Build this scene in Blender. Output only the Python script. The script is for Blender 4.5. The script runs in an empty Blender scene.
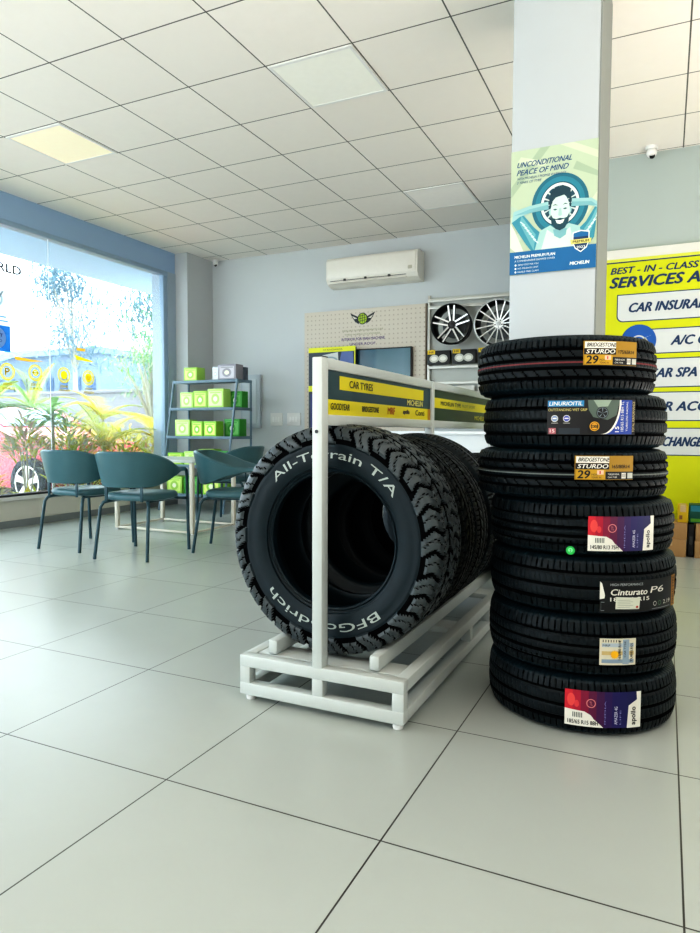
WORLD = 3.6; LOOK = 'High Contrast'; EXPO = 0.2; UPW = 6; UP2 = 125; SUNP = 4
import bpy, bmesh, math, random
from math import sin, cos, pi, radians, sqrt, atan2, floor as mfloor
from mathutils import Vector, Matrix, Euler
random.seed(7)
SC = bpy.context.scene
COL = SC.collection

# ------------------------------------------------------------------ materials
MATS = {}
def mat(name, col, rough=0.5, metal=0.0, spec=0.5, noise=0.0, nscale=20.0, bump=0.0, emit=None, estr=0.0, coat=0.0, trans=0.0):
    if name in MATS: return MATS[name]
    m = bpy.data.materials.new(name); m.use_nodes = True
    nt = m.node_tree; b = nt.nodes['Principled BSDF']
    c = (col[0], col[1], col[2], 1)
    b.inputs['Base Color'].default_value = c
    b.inputs['Roughness'].default_value = rough
    b.inputs['Metallic'].default_value = metal
    b.inputs['Specular IOR Level'].default_value = spec
    if coat: b.inputs['Coat Weight'].default_value = coat
    if trans: b.inputs['Transmission Weight'].default_value = trans
    if emit:
        b.inputs['Emission Color'].default_value = (*emit, 1); b.inputs['Emission Strength'].default_value = estr
    tc = nt.nodes.new('ShaderNodeTexCoord')
    nz = nt.nodes.new('ShaderNodeTexNoise'); nz.inputs['Scale'].default_value = nscale; nz.inputs['Detail'].default_value = 4
    nt.links.new(tc.outputs['Object'], nz.inputs['Vector'])
    mx = nt.nodes.new('ShaderNodeMix'); mx.data_type = 'RGBA'
    n = noise if noise else 0.03
    mx.inputs[6].default_value = (col[0]*(1-n), col[1]*(1-n), col[2]*(1-n), 1)
    mx.inputs[7].default_value = (min(1, col[0]*(1+n)), min(1, col[1]*(1+n)), min(1, col[2]*(1+n)), 1)
    nt.links.new(nz.outputs['Fac'], mx.inputs[0]); nt.links.new(mx.outputs[2], b.inputs['Base Color'])
    if bump:
        bp = nt.nodes.new('ShaderNodeBump'); bp.inputs['Strength'].default_value = bump; bp.inputs['Distance'].default_value = 0.01
        nt.links.new(nz.outputs['Fac'], bp.inputs['Height']); nt.links.new(bp.outputs['Normal'], b.inputs['Normal'])
    MATS[name] = m
    return m

def srgb(h):
    h = h.lstrip('#'); r = []
    for i in (0, 2, 4):
        v = int(h[i:i+2], 16)/255
        r.append(v/12.92 if v <= .04045 else ((v+.055)/1.055)**2.4)
    return tuple(r)
def ink(h, rough=0.45):
    return mat('ink_'+h.lstrip('#'), srgb(h), rough, noise=0.02)

class N:
    """tiny node graph helper"""
    def __init__(s, m): s.nt = m.node_tree
    def new(s, t, **k):
        n = s.nt.nodes.new(t)
        for a, v in k.items(): setattr(n, a, v)
        return n
    def put(s, sock, v):
        if isinstance(v, (int, float)): sock.default_value = v
        elif isinstance(v, tuple): sock.default_value = v
        else: s.nt.links.new(v, sock)
    def math(s, op, a, b=None, c=None):
        n = s.new('ShaderNodeMath', operation=op)
        s.put(n.inputs[0], a)
        if b is not None: s.put(n.inputs[1], b)
        if c is not None: s.put(n.inputs[2], c)
        return n.outputs[0]
    def mix(s, f, a, b):
        n = s.new('ShaderNodeMix', data_type='RGBA')
        s.put(n.inputs[0], f); s.put(n.inputs[6], a); s.put(n.inputs[7], b)
        return n.outputs[2]

def grid_mat(name, tile, line, x0, y0, sx, sy, w, rough, noise, bumpy, tilevar=0.0, linef=1.0, nscale=2.5, rvar=0.0):
    """tile grid from object/world XY coordinates: lines at x0+i*sx, y0+j*sy, width w"""
    m = bpy.data.materials.new(name); m.use_nodes = True
    g = N(m); b = m.node_tree.nodes['Principled BSDF']
    geo = g.new('ShaderNodeNewGeometry'); sp = g.new('ShaderNodeSeparateXYZ'); g.put(sp.inputs[0], geo.outputs['Position'])
    def axis(o, o0, s):
        u = g.math('DIVIDE', g.math('SUBTRACT', o, o0), s)
        fl = g.math('FLOOR', u); fr = g.math('SUBTRACT', u, fl)
        d = g.math('MULTIPLY', g.math('MINIMUM', fr, g.math('SUBTRACT', 1.0, fr)), s)
        return fl, d
    fx, dx = axis(sp.outputs[0], x0, sx); fy, dy = axis(sp.outputs[1], y0, sy)
    d = g.math('MINIMUM', dx, dy)
    isl = g.math('LESS_THAN', d, w/2)
    wn = g.new('ShaderNodeTexWhiteNoise', noise_dimensions='2D')
    cv = g.new('ShaderNodeCombineXYZ'); g.put(cv.inputs[0], fx); g.put(cv.inputs[1], fy); g.put(wn.inputs['Vector'], cv.outputs[0])
    nz = g.new('ShaderNodeTexNoise'); nz.inputs['Scale'].default_value = nscale; nz.inputs['Detail'].default_value = 8; nz.inputs['Roughness'].default_value = 0.65
    g.put(nz.inputs['Vector'], geo.outputs['Position'])
    lo = tuple(c*(1-noise) for c in tile)+(1,); hi = tuple(min(1, c*(1+noise)) for c in tile)+(1,)
    base = g.mix(nz.outputs['Fac'], lo, hi)
    dark = tuple(c*(1-tilevar) for c in tile)+(1,)
    base = g.mix(g.math('MULTIPLY', wn.outputs['Value'], 0.6 if tilevar else 0.0), base, dark)
    colr = g.mix(g.math('MULTIPLY', isl, linef), base, tuple(line)+(1,))
    g.put(b.inputs['Base Color'], colr)
    if rvar:
        g.put(b.inputs['Roughness'], g.math('ADD', g.math('MULTIPLY', nz.outputs['Fac'], rvar), rough-rvar/2))
    else: b.inputs['Roughness'].default_value = rough
    h = g.math('ADD', g.math('MULTIPLY', isl, -1.0), g.math('MULTIPLY', nz.outputs['Fac'], bumpy))
    bp = g.new('ShaderNodeBump'); bp.inputs['Strength'].default_value = 0.25; bp.inputs['Distance'].default_value = 0.003
    g.put(bp.inputs['Height'], h); g.put(b.inputs['Normal'], bp.outputs['Normal'])
    MATS[name] = m
    return m

# ------------------------------------------------------------------ mesh builder
class MB:
    def __init__(s): s.v = []; s.f = []; s.mi = []; s.ms = []; s.sm = []
    def midx(s, m):
        if m not in s.ms: s.ms.append(m)
        return s.ms.index(m)
    def add(s, vs, fs, m, smooth=False, M=None):
        o = len(s.v); i = s.midx(m)
        s.v += [tuple(M @ Vector(p)) if M else tuple(p) for p in vs]
        for f in fs: s.f.append([o+k for k in f]); s.mi.append(i); s.sm.append(smooth)
    def box(s, a, b, m, bev=0.0, M=None, seg=2):
        bm = bmesh.new(); bmesh.ops.create_cube(bm, size=1)
        c = [(a[i]+b[i])/2 for i in range(3)]; d = [abs(b[i]-a[i]) for i in range(3)]
        for v in bm.verts: v.co = Vector((c[0]+v.co.x*d[0], c[1]+v.co.y*d[1], c[2]+v.co.z*d[2]))
        if bev: bmesh.ops.bevel(bm, geom=bm.edges[:], offset=min(bev, min(d)*.45), segments=seg, affect='EDGES', profile=.5)
        s.bm(bm, m, bool(bev), M)
    def bm(s, bm, m, smooth=False, M=None):
        bm.verts.index_update()
        s.add([v.co[:] for v in bm.verts], [[v.index for v in f.verts] for f in bm.faces], m, smooth, M); bm.free()
    def tube(s, pts, r, m, n=10, closed=False, caps=True, M=None, flat=None):
        pts = [Vector(p) for p in pts]; k = len(pts); rr = r if isinstance(r, (list, tuple)) else [r]*k
        T = []
        for i in range(k):
            a = pts[(i-1) % k] if (closed or i > 0) else pts[i]; b = pts[(i+1) % k] if (closed or i < k-1) else pts[i]
            T.append((b-a).normalized())
        up = Vector((0, 0, 1)) if abs(T[0].z) < .9 else Vector((0, 1, 0))
        nr = (up - T[0]*up.dot(T[0])).normalized(); vs = []
        for i in range(k):
            nr = (nr - T[i]*nr.dot(T[i])).normalized(); bn = T[i].cross(nr)
            for j in range(n):
                a = 2*pi*j/n; fx = (flat or 1.0)
                vs.append(pts[i] + nr*cos(a)*rr[i] + bn*sin(a)*rr[i]*fx)
        fs = []
        for i in range(k if closed else k-1):
            i2 = (i+1) % k
            for j in range(n): fs.append([i*n+j, i*n+(j+1) % n, i2*n+(j+1) % n, i2*n+j])
        if caps and not closed:
            fs.append([j for j in range(n)][::-1]); fs.append([(k-1)*n+j for j in range(n)])
        s.add(vs, fs, m, True, M)
    def lathe(s, prof, m, n=48, M=None, smooth=True, closed=False):
        vs = [(r*cos(2*pi*j/n), r*sin(2*pi*j/n), z) for r, z in prof for j in range(n)]
        k = len(prof); fs = []
        for i in range(k if closed else k-1):
            i2 = (i+1) % k
            for j in range(n): fs.append([i*n+j, i*n+(j+1) % n, i2*n+(j+1) % n, i2*n+j])
        s.add(vs, fs, m, smooth, M)
    def poly(s, pts, m, th=None, M=None, ax=None):
        """flat polygon in XY at z (3d points); th extrudes along -normal"""
        n = len(pts)
        if not th: s.add(pts, [list(range(n))], m, False, M); return
        d = Vector(th); b = [tuple(Vector(p)+d) for p in pts]
        s.add(list(pts)+b, [list(range(n)), [n+i for i in range(n)][::-1]]+[[i, n+i, n+(i+1) % n, (i+1) % n] for i in range(n)], m, False, M)
    def build(s, name, parent=None, loc=None, fixn=True):
        me = bpy.data.meshes.new(name); me.from_pydata([tuple(v) for v in s.v], [], s.f)
        for m in s.ms: me.materials.append(m)
        me.polygons.foreach_set('material_index', s.mi); me.polygons.foreach_set('use_smooth', s.sm)
        me.update()
        if fixn:
            b = bmesh.new(); b.from_mesh(me); bmesh.ops.recalc_face_normals(b, faces=b.faces[:]); b.to_mesh(me); b.free()
        if any(s.sm):
            try: me.set_sharp_from_angle(angle=radians(38))
            except Exception: pass
        o = bpy.data.objects.new(name, me); COL.objects.link(o)
        if parent: o.parent = parent
        if loc: o.location = loc
        return o

def tag(o, label=None, cat=None, group=None, kind=None):
    if label: o['label'] = label
    if cat: o['category'] = cat
    if group: o['group'] = group
    if kind: o['kind'] = kind
    return o
def empty(name, loc=(0, 0, 0), rz=0.0, label=None, cat=None, group=None):
    o = bpy.data.objects.new(name, None); COL.objects.link(o); o.empty_display_size = .1
    o.location = loc; o.rotation_euler = (0, 0, rz)
    return tag(o, label, cat, group)
def dup(root, loc=None, rot=None, label=None, group=None):
    r = root.copy(); COL.objects.link(r)
    if loc is not None: r.location = loc
    if rot is not None: r.rotation_euler = rot
    if label: r['label'] = label
    if group: r['group'] = group
    for ch in list(root.children):
        c = ch.copy(); COL.objects.link(c); c.parent = r
        for g in list(ch.children):
            d = g.copy(); COL.objects.link(d); d.parent = c
    return r
def structure(o): o['kind'] = 'structure'; return o

# ------------------------------------------------------------------ text and flat artwork
_TC = {}
def text_geo(t, bold=0.0):
    key = (t, bold)
    if key in _TC: return _TC[key]
    cu = bpy.data.curves.new('t', 'FONT'); cu.body = t; cu.size = 1.0; cu.offset = bold; cu.resolution_u = 3
    o = bpy.data.objects.new('t', cu); COL.objects.link(o)
    dg = bpy.context.evaluated_depsgraph_get(); dg.update()
    me = bpy.data.meshes.new_from_object(o.evaluated_get(dg))
    vs = [(v.co.x, v.co.y) for v in me.vertices]; fs = [list(p.vertices) for p in me.polygons]
    bpy.data.objects.remove(o); bpy.data.curves.remove(cu); bpy.data.meshes.remove(me)
    if vs:
        x0 = min(v[0] for v in vs); x1 = max(v[0] for v in vs); y0 = min(v[1] for v in vs); y1 = max(v[1] for v in vs)
    else: x0 = x1 = y0 = y1 = 0
    _TC[key] = (vs, fs, x0, x1, y0, y1)
    return _TC[key]

class Art:
    """flat artwork on a local (x, y, layer) surface, all in metres"""
    def __init__(s, eps=0.0006): s.mb = MB(); s.eps = eps
    def rect(s, x0, y0, x1, y1, c, L=1, nx=1, sh=0.0):
        vs = []; fs = []
        for i in range(nx+1):
            x = x0+(x1-x0)*i/nx
            vs += [(x, y0, L), (x+sh, y1, L)]
        for i in range(nx): fs.append([2*i, 2*i+2, 2*i+3, 2*i+1])
        s.mb.add(vs, fs, c)
    def poly(s, pts, c, L=1): s.mb.add([(p[0], p[1], L) for p in pts], [list(range(len(pts)))], c)
    def ell(s, cx, cy, rx, ry, c, L=1, n=28, a0=0, a1=360):
        s.poly([(cx+rx*cos(radians(a0+(a1-a0)*i/n)), cy+ry*sin(radians(a0+(a1-a0)*i/n))) for i in range(n if a1-a0 == 360 else n+1)], c, L)
    def ring(s, cx, cy, r0, r1, c, L=1, n=36, a0=0, a1=360, sy=1.0):
        for i in range(n):
            a = radians(a0+(a1-a0)*i/n); b = radians(a0+(a1-a0)*(i+1)/n)
            s.poly([(cx+r0*cos(a), cy+sy*r0*sin(a)), (cx+r1*cos(a), cy+sy*r1*sin(a)), (cx+r1*cos(b), cy+sy*r1*sin(b)), (cx+r0*cos(b), cy+sy*r0*sin(b))], c, L)
    def text(s, t, x0, y0, w, h, c, L=2, bold=0.0, it=0.0, vert=False, mirror=False):
        if bold and bold > 0:
            d = bold*abs(w if vert else h)*1.3
            for q, (ox, oy) in enumerate(((-d, 0), (d, 0), (0, d*.6), (0, -d*.6))):
                s.text(t, x0+ox, y0+oy, w, h, c, L+.2*(q+1), 0, it, vert, mirror)
        vs, fs, a0, a1, b0, b1 = text_geo(t, 0)
        if not vs: return
        out = []
        for vx, vy in vs:
            u = (vx-a0)/(a1-a0); v = (vy-b0)/(b1-b0)
            if mirror: u = 1-u
            if vert: out.append((x0+w*(1-v), y0+h*u, L))
            else: out.append((x0+w*u+it*h*v, y0+h*v, L))
        s.mb.add(out, fs, c)
    def rrect(s, x0, y0, x1, y1, r, c, L=1, corners=(1, 1, 1, 1)):
        P = []
        for k, (cx, cy, a) in enumerate(((x1-r, y1-r, 0), (x0+r, y1-r, 90), (x0+r, y0+r, 180), (x1-r, y0+r, 270))):
            if corners[k]:
                for i in range(7):
                    t = radians(a+15*i); P.append((cx+r*cos(t), cy+r*sin(t)))
            else: P.append(((x1, x0, x0, x1)[k], (y1, y1, y0, y0)[k]))
        s.poly(P, c, L)
    def build(s, name, fn, parent=None, cut=0):
        """fn(x, y, h) -> 3d point, h = height off the surface"""
        m = s.mb
        if cut:
            bm = bmesh.new(); vv = [bm.verts.new(v) for v in m.v]
            for f, mi in zip(m.f, m.mi):
                try: q = bm.faces.new([vv[k] for k in f]); q.material_index = mi
                except ValueError: pass
            x0 = min(v[0] for v in m.v); x1 = max(v[0] for v in m.v); x = x0+cut
            while x < x1:
                bmesh.ops.bisect_plane(bm, geom=bm.verts[:]+bm.edges[:]+bm.faces[:], plane_co=(x, 0, 0), plane_no=(1, 0, 0)); x += cut
            bm.verts.index_update(); m.v = [v.co[:] for v in bm.verts]; m.f = [[v.index for v in f.verts] for f in bm.faces]; m.mi = [f.material_index for f in bm.faces]; m.sm = [False]*len(m.f); bm.free()
        m.v = [tuple(fn(v[0], v[1], v[2]*s.eps)) for v in m.v]
        return m.build(name, parent, fixn=False)
def front(X, Z, Y):      # art that faces -Y, x to the right
    return lambda x, y, h: (X+x, Y-h, Z+y)
def cylmap(R, z0, a0deg):  # on a cylinder about the local z axis, x along increasing angle
    return lambda x, y, h: ((R+h)*cos(radians(a0deg)+x/R), (R+h)*sin(radians(a0deg)+x/R), z0+y)
# ------------------------------------------------------------------ camera, world, light
def camera():
    yaw, pitch, roll = .4403, -.0517, .0038
    cy, sy = cos(yaw), sin(yaw)
    f = Vector((-sy*cos(pitch), cy*cos(pitch), sin(pitch))); r0 = Vector((cy, sy, 0)); u0 = r0.cross(f)
    r = r0*cos(roll)+u0*sin(roll); u = -r0*sin(roll)+u0*cos(roll)
    cd = bpy.data.cameras.new('camera'); cd.sensor_fit = 'HORIZONTAL'; cd.sensor_width = 36; cd.lens = 669.15*36/700
    cd.clip_start = .02; cd.clip_end = 300
    o = bpy.data.objects.new('camera', cd); COL.objects.link(o)
    o.matrix_world = Matrix(((r.x, u.x, -f.x, 0), (r.y, u.y, -f.y, 0), (r.z, u.z, -f.z, .9542), (0, 0, 0, 1)))
    SC.camera = o
camera()
w = bpy.data.worlds.new('World'); SC.world = w; w.use_nodes = True
bg = w.node_tree.nodes['Background']; bg.inputs[0].default_value = (.86, .94, 1, 1); bg.inputs[1].default_value = WORLD
SC.view_settings.view_transform = 'Standard'; SC.view_settings.look = LOOK
SC.view_settings.exposure = EXPO; SC.view_settings.gamma = 1.0
def area(name, loc, rot, sx, sy, power, col=(1, 1, 1)):
    ld = bpy.data.lights.new(name, 'AREA'); ld.shape = 'RECTANGLE'; ld.size = sx; ld.size_y = sy; ld.energy = power; ld.color = col
    o = bpy.data.objects.new(name, ld); COL.objects.link(o); o.location = loc; o.rotation_euler = rot
    return o
sun = bpy.data.lights.new('sun', 'SUN'); sun.energy = SUNP; sun.angle = radians(3); sun.color = (1, .96, .86)
so = bpy.data.objects.new('sun', sun); COL.objects.link(so); so.rotation_euler = Vector((.3, .2, -.9)).to_track_quat('-Z', 'Y').to_euler()

# ------------------------------------------------------------------ room shell
H = 3.2417; XL = -5.8; YB = 7.5; YS = 6.1; XR = 3.4; Y0 = -3.0
m_wall = mat('wall_paint', (.60, .63, .64), .75, noise=.03, nscale=1.5, bump=.02)
m_wallr = mat('wall_paint_grey', (.44, .50, .48), .75, noise=.03, nscale=1.5, bump=.02)
m_col = mat('column_paint', (.56, .58, .59), .6, noise=.03, nscale=2)
m_floor = grid_mat('floor_tiles', (.46, .495, .465), (.05, .05, .045), -1.2147, 1.4039, .6356, .6378, .0042, .28, .07, .0, .05, nscale=3, rvar=.0)
m_ceil = grid_mat('ceiling_tiles', (.88, .84, .79), (.13, .13, .12), -3.5306, 3.0782, .6, .6, .009, .85, .03, .4, .05, nscale=14)
b = MB(); b.box((XL-.25, Y0, -.15), (XR, YB+.2, 0), m_floor); structure(b.build('floor'))
b = MB(); b.box((XL, Y0, H), (XR, YB+.2, H+.15), m_ceil); structure(b.build('ceiling'))
b = MB(); b.box((XL-.25, YB, 0), (-.9, YB+.2, H), m_wall); structure(b.build('wall_back'))
b = MB(); b.box((-1.1, YS, 0), (XR, YS+.2, H), m_wallr); structure(b.build('wall_services'))
b = MB(); b.box((-1.1, YS+.2, 0), (-.9, YB, H), m_wallr); structure(b.build('wall_return'))
b = MB(); b.box((XR, Y0, 0), (XR+.2, YS+.2, H), m_wall); structure(b.build('wall_right'))
b = MB(); b.box((-3.2, Y0-.2, 0), (XR+.2, Y0, H), m_wall); b.box((XL-.25, Y0-.2, 2.6), (-3.2, Y0, H), m_wall); structure(b.build('wall_front_block'))  # unseen wall behind the view, added to cut sky light
m_sill = mat('sill_plaster', (.66, .64, .58), .7, noise=.05, nscale=6)
m_frame = mat('window_frame_metal', (.33, .45, .58), .4, noise=.03)
m_header = mat('header_panel', (.36, .50, .68), .6, noise=.04, nscale=2)  # blue of the window haze is put into the panel colour
m_dark = mat('dark_gasket', (.03, .035, .04), .5)
# window wall: low sill wall, header, far jamb and corner column
b = MB(); b.box((XL-.25, Y0, 0), (XL, 6.97, .27), m_sill); b.box((XL-.1, Y0, .27), (XL+.03, 6.97, .305), mat('sill_slab', (.72, .72, .70), .3)); b.box((XL-.02, Y0, .0), (XL+.012, 6.97, .07), mat('wall_foot_shade', (.25, .27, .28), .5))  # grey strip at the wall foot is a painted shadow band
structure(b.build('wall_left'))
b = MB(); b.box((XL-.25, Y0, 2.98), (XL, 6.97, H), m_header); structure(b.build('trim_1'))
b = MB(); b.box((XL-.25, 6.97, 0), (-5.6, YB, H), m_col); b.box((XL-.25, 6.82, .305), (XL+.01, 6.97, 2.98), mat('jamb_paint', (.42, .50, .58), .6)); structure(b.build('trim_2'))
w1 = empty('window_1'); structure(w1)
b = MB()
b.box((XL-.1, Y0, 2.93), (XL+.012, 6.82, 2.98), m_frame, .004); b.box((XL-.07, 6.75, .305), (XL, 6.82, 2.93), m_frame, .004); b.box((XL-.1, Y0, .305), (XL+.012, 6.75, .325), m_dark)
b.build('window_frame', w1)
m_glass = bpy.data.materials.new('window_glass'); m_glass.use_nodes = True; nt = m_glass.node_tree; nt.nodes.clear()
out = nt.nodes.new('ShaderNodeOutputMaterial'); tr = nt.nodes.new('ShaderNodeBsdfTransparent'); tr.inputs[0].default_value = (.93, .98, 1, 1)
gl = nt.nodes.new('ShaderNodeBsdfGlossy'); gl.inputs['Roughness'].default_value = .03
tl = nt.nodes.new('ShaderNodeBsdfTranslucent'); tl.inputs[0].default_value = (.72, .86, 1, 1)  # translucent share puts a bright haze veil into the glass
mx = nt.nodes.new('ShaderNodeMixShader'); mx.inputs[0].default_value = .09; mx2 = nt.nodes.new('ShaderNodeMixShader'); mx2.inputs[0].default_value = .05
nt.links.new(tr.outputs[0], mx.inputs[1]); nt.links.new(tl.outputs[0], mx.inputs[2]); nt.links.new(mx.outputs[0], mx2.inputs[1]); nt.links.new(gl.outputs[0], mx2.inputs[2]); nt.links.new(mx2.outputs[0], out.inputs[0])
m_joint = mat('glass_joint', (.85, .92, .97), .3)
ys = [Y0, -.6, 2.2, 5.03, 6.75]
for i in range(4):
    b = MB(); b.add([(XL-.04, ys[i], .325), (XL-.04, ys[i+1], .325), (XL-.04, ys[i+1], 2.93), (XL-.04, ys[i], 2.93)], [[0, 1, 2, 3]], m_glass); b.build('pane', w1, fixn=False)
b = MB()
for y in ys[1:-1]: b.box((XL-.043, y-.002, .325), (XL-.037, y+.002, 2.93), m_joint)
b.build('glass_joint', w1)
# pillar behind the stack
PX0, PX1, PY0, PY1 = -.725, -.315, 3.4, 3.95
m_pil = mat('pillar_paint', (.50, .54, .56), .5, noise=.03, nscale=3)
m_pilside = mat('pillar_side_shade', (.26, .28, .265), .6)  # darker copy of the pillar paint, shade put into its right side
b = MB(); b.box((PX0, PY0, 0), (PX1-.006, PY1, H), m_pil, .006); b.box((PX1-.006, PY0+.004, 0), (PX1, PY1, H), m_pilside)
structure(b.build('pillar'))
m_skirt = mat('skirting', (.30, .32, .32), .5)
b = MB(); b.box((-5.6, YB-.012, 0), (-1.1, YB, .08), m_skirt); structure(b.build('baseboard_back'))
b = MB(); b.box((-.9, YS-.012, 0), (XR, YS, .08), m_skirt); structure(b.build('baseboard_services'))

# ceiling lay-in light panels
m_pf = mat('panel_frame_white', (.8, .8, .78), .5)
def light_panel(x, y, label, e, col, lab_on=False):
    t = empty('ceiling_light_panel', (x, y, H), 0, label, 'ceiling light', 'square light panels in the ceiling grid')
    b = MB(); s = .29
    for (a, c) in (((-s, -s), (s, -s+.02)), ((-s, s-.02), (s, s)), ((-s, -s+.02), (-s+.02, s-.02)), ((s-.02, -s+.02), (s, s-.02))):
        b.box((a[0], a[1], -.008), (c[0], c[1], 0), m_pf)
    b.build('frame', t)
    b = MB(); m = mat('panel_%d_%d' % (int(e*100), int(col[2]*100)), col, .6, emit=col, estr=e); b.box((-s+.02, -s+.02, -.005), (s-.02, s-.02, 0), m); b.build('diffuser', t)
    return t
light_panel(-4.4306, 3.9782, 'warm cream square light panel in the ceiling near the shop window', .12, (.93, .86, .66))
light_panel(-2.0306, 3.9782, 'pale square light panel in the ceiling above the tyre rack', .05, (.86, .86, .80))
light_panel(-2.0306, 6.3782, 'pale square light panel in the ceiling nearest the wall air conditioner', .04, (.86, .84, .80))
for x, y in ((-4.4306, 1.5782), (-2.0306, 1.5782), (.3694, 1.5782), (-2.0306, -.8218), (.3694, -.8218), (2.1694, 1.5782), (2.1694, 3.9782)):
    pass

# ------------------------------------------------------------------ dome cameras
def dome(x, y, z, label, s=1.0, tilt=0.0):
    t = empty('security_camera', (x, y, z), 0, label, 'camera')
    t.scale = (s, s, s)
    mw = mat('camera_white', (.82, .82, .80), .35); mk = mat('camera_lens', (.01, .01, .012), .1)
    b = MB(); b.lathe([(0, 0), (.055, 0), (.055, -.02), (.045, -.03)], mw, 24); b.build('base', t)
    b = MB(); bm = bmesh.new(); bmesh.ops.create_uvsphere(bm, u_segments=20, v_segments=12, radius=.048, matrix=Matrix.Translation((0, 0, -.055))); b.bm(bm, mw, True); b.build('ball', t)
    b = MB(); M = Matrix.Translation((0.006, -.022, -.078)) @ Euler((radians(50), 0, 0)).to_matrix().to_4x4(); b.lathe([(0, -.036), (.02, -.034), (.026, -.02), (.026, 0)], mk, 20, M=M); b.build('lens', t)
dome(-.16, 5.98, H, 'white dome camera at the ceiling over the yellow services board', .85)
dome(-5.46, 7.38, H-.02, 'small white dome camera in the ceiling corner by the window column', .75)
# ------------------------------------------------------------------ tyres
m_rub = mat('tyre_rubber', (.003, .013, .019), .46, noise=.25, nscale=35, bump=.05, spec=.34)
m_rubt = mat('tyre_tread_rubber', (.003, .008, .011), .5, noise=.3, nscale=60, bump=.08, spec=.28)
m_rubg = mat('tyre_groove_shade', (.0008, .0012, .0018), .9, noise=.2, spec=.1)  # near-black copy of the rubber, shade painted into the grooves
m_red = mat('tread_paint_red', (.16, .02, .025), .6)
m_wht = mat('tread_paint_white', (.14, .16, .155), .6)
def sst(a, b, x):
    if a == b: return 1.0 if x > a else 0.0
    t = max(0, min(1, (x-a)/(b-a))); return t*t*(3-2*t)
def tri(x): x = x-mfloor(x); return abs(2*x-1)
def frac(x): return x-mfloor(x)

def road_tyre_mesh(name, R, W, rin, style=0, seg=560, stripe=None, dep=.008):
    """full section of revolution about z, centred; moulded tread pattern by radial displacement"""
    hw = W/2; tw = hw*.80                      # tread half width
    prof = []                                 # (r, z, kind) kind 1 = tread
    nt_ = 30
    # outer side going from bead (inside, -z) to tread to bead (+z)
    side = [(rin, -hw*.62), (rin+.006, -hw*.74), (rin+.016, -hw*.78), (rin+.022, -hw*.80), (rin+.03, -hw*.86), (rin+(R-rin)*.35, -hw*.97), (rin+(R-rin)*.50, -hw), (rin+(R-rin)*.62, -hw*.985), (rin+(R-rin)*.64, -hw*.995), (rin+(R-rin)*.78, -hw*.95), (R-.022, -hw*.90), (R-.012, -hw*.86)]
    for r, z in side: prof.append((r, z, 0))
    for i in range(nt_+1):
        z = -tw+2*tw*i/nt_; prof.append((R-.006*(z/tw)**2-.004*(abs(z)/tw)**6, z, 1))
    for r, z in reversed(side): prof.append((r, -z, 0))
    prof += [(rin+.02, hw*.60, 0), (R-.035, hw*.80, 0), (R-.025, 0, 0), (R-.035, -hw*.80, 0), (rin+.02, -hw*.60, 0)]
    circ = 2*pi*R
    npit = int(round(circ/.020))
    grooves = {0: (-.62, -.2, .2, .62), 1: (-.58, 0, .58), 2: (-.66, -.25, .25, .66), 3: (-.7, -.33, 0.05, .5)}[style % 4]
    def depth(th, z):
        u = z/tw; p = th/(2*pi)*npit; d = 0
        for g in grooves:
            a = abs(u-g)*tw
            d = max(d, 1-sst(.0035, .0055, a))
        ou = abs(u)
        if ou > abs(grooves[-1]):             # shoulder sipes
            x = tri(p+.12*u); d = max(d, .8*(1-sst(.07, .17, x)))
            if style % 2 == 0: d = max(d, .45*(1-sst(.05, .12, tri(p*.5+.25))))
        elif style in (0, 2, 4):              # slanted centre slots
            s = 1 if u > 0 else -1
            x = tri(p*.5+u*1.6*(1 if style == 0 else -1)); d = max(d, .7*(1-sst(.10, .18, x)) if ou > .22 else d)
            if ou < .2: d = max(d, .5*(1-sst(.06, .12, tri(p+u*1.2))))
        else:
            x = tri(p+u*.9); d = max(d, .45*(1-sst(.08, .16, x)))
        return d
    n = len(prof); V = []; F = []; mi = []
    for j in range(seg):
        th = 2*pi*j/seg; c, s = cos(th), sin(th)
        for (r, z, k) in prof:
            if k:
                d = depth(th, z); r = r-dep*d
            elif r > R-.03 and abs(z) > hw*.7 and r < R:
                x = tri(th/(2*pi)*npit); r = r-.003*(1-sst(.12, .25, x))
            V.append((r*c, r*s, z))
    for j in range(seg):
        j2 = (j+1) % seg; th = 2*pi*(j+.5)/seg
        for i in range(n):
            i2 = (i+1) % n; F.append((j*n+i, j*n+i2, j2*n+i2, j2*n+i))
            k = prof[i][2] and prof[i2][2]
            if k:
                z = (prof[i][1]+prof[i2][1])/2
                if stripe and abs(z/tw-stripe[0]) < .024: mi.append(3)
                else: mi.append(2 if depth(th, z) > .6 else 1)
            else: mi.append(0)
    me = bpy.data.meshes.new(name); me.from_pydata(V, [], F)
    for m in (m_rub, m_rubt, m_rubg, stripe[1] if stripe else m_rubg): me.materials.append(m)
    me.polygons.foreach_set('material_index', mi); me.polygons.foreach_set('use_smooth', [True]*len(F)); me.update()
    b = bmesh.new(); b.from_mesh(me); bmesh.ops.recalc_face_normals(b, faces=b.faces[:]); b.to_mesh(me); b.free()
    me.set_sharp_from_angle(angle=radians(50))
    return me

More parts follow.
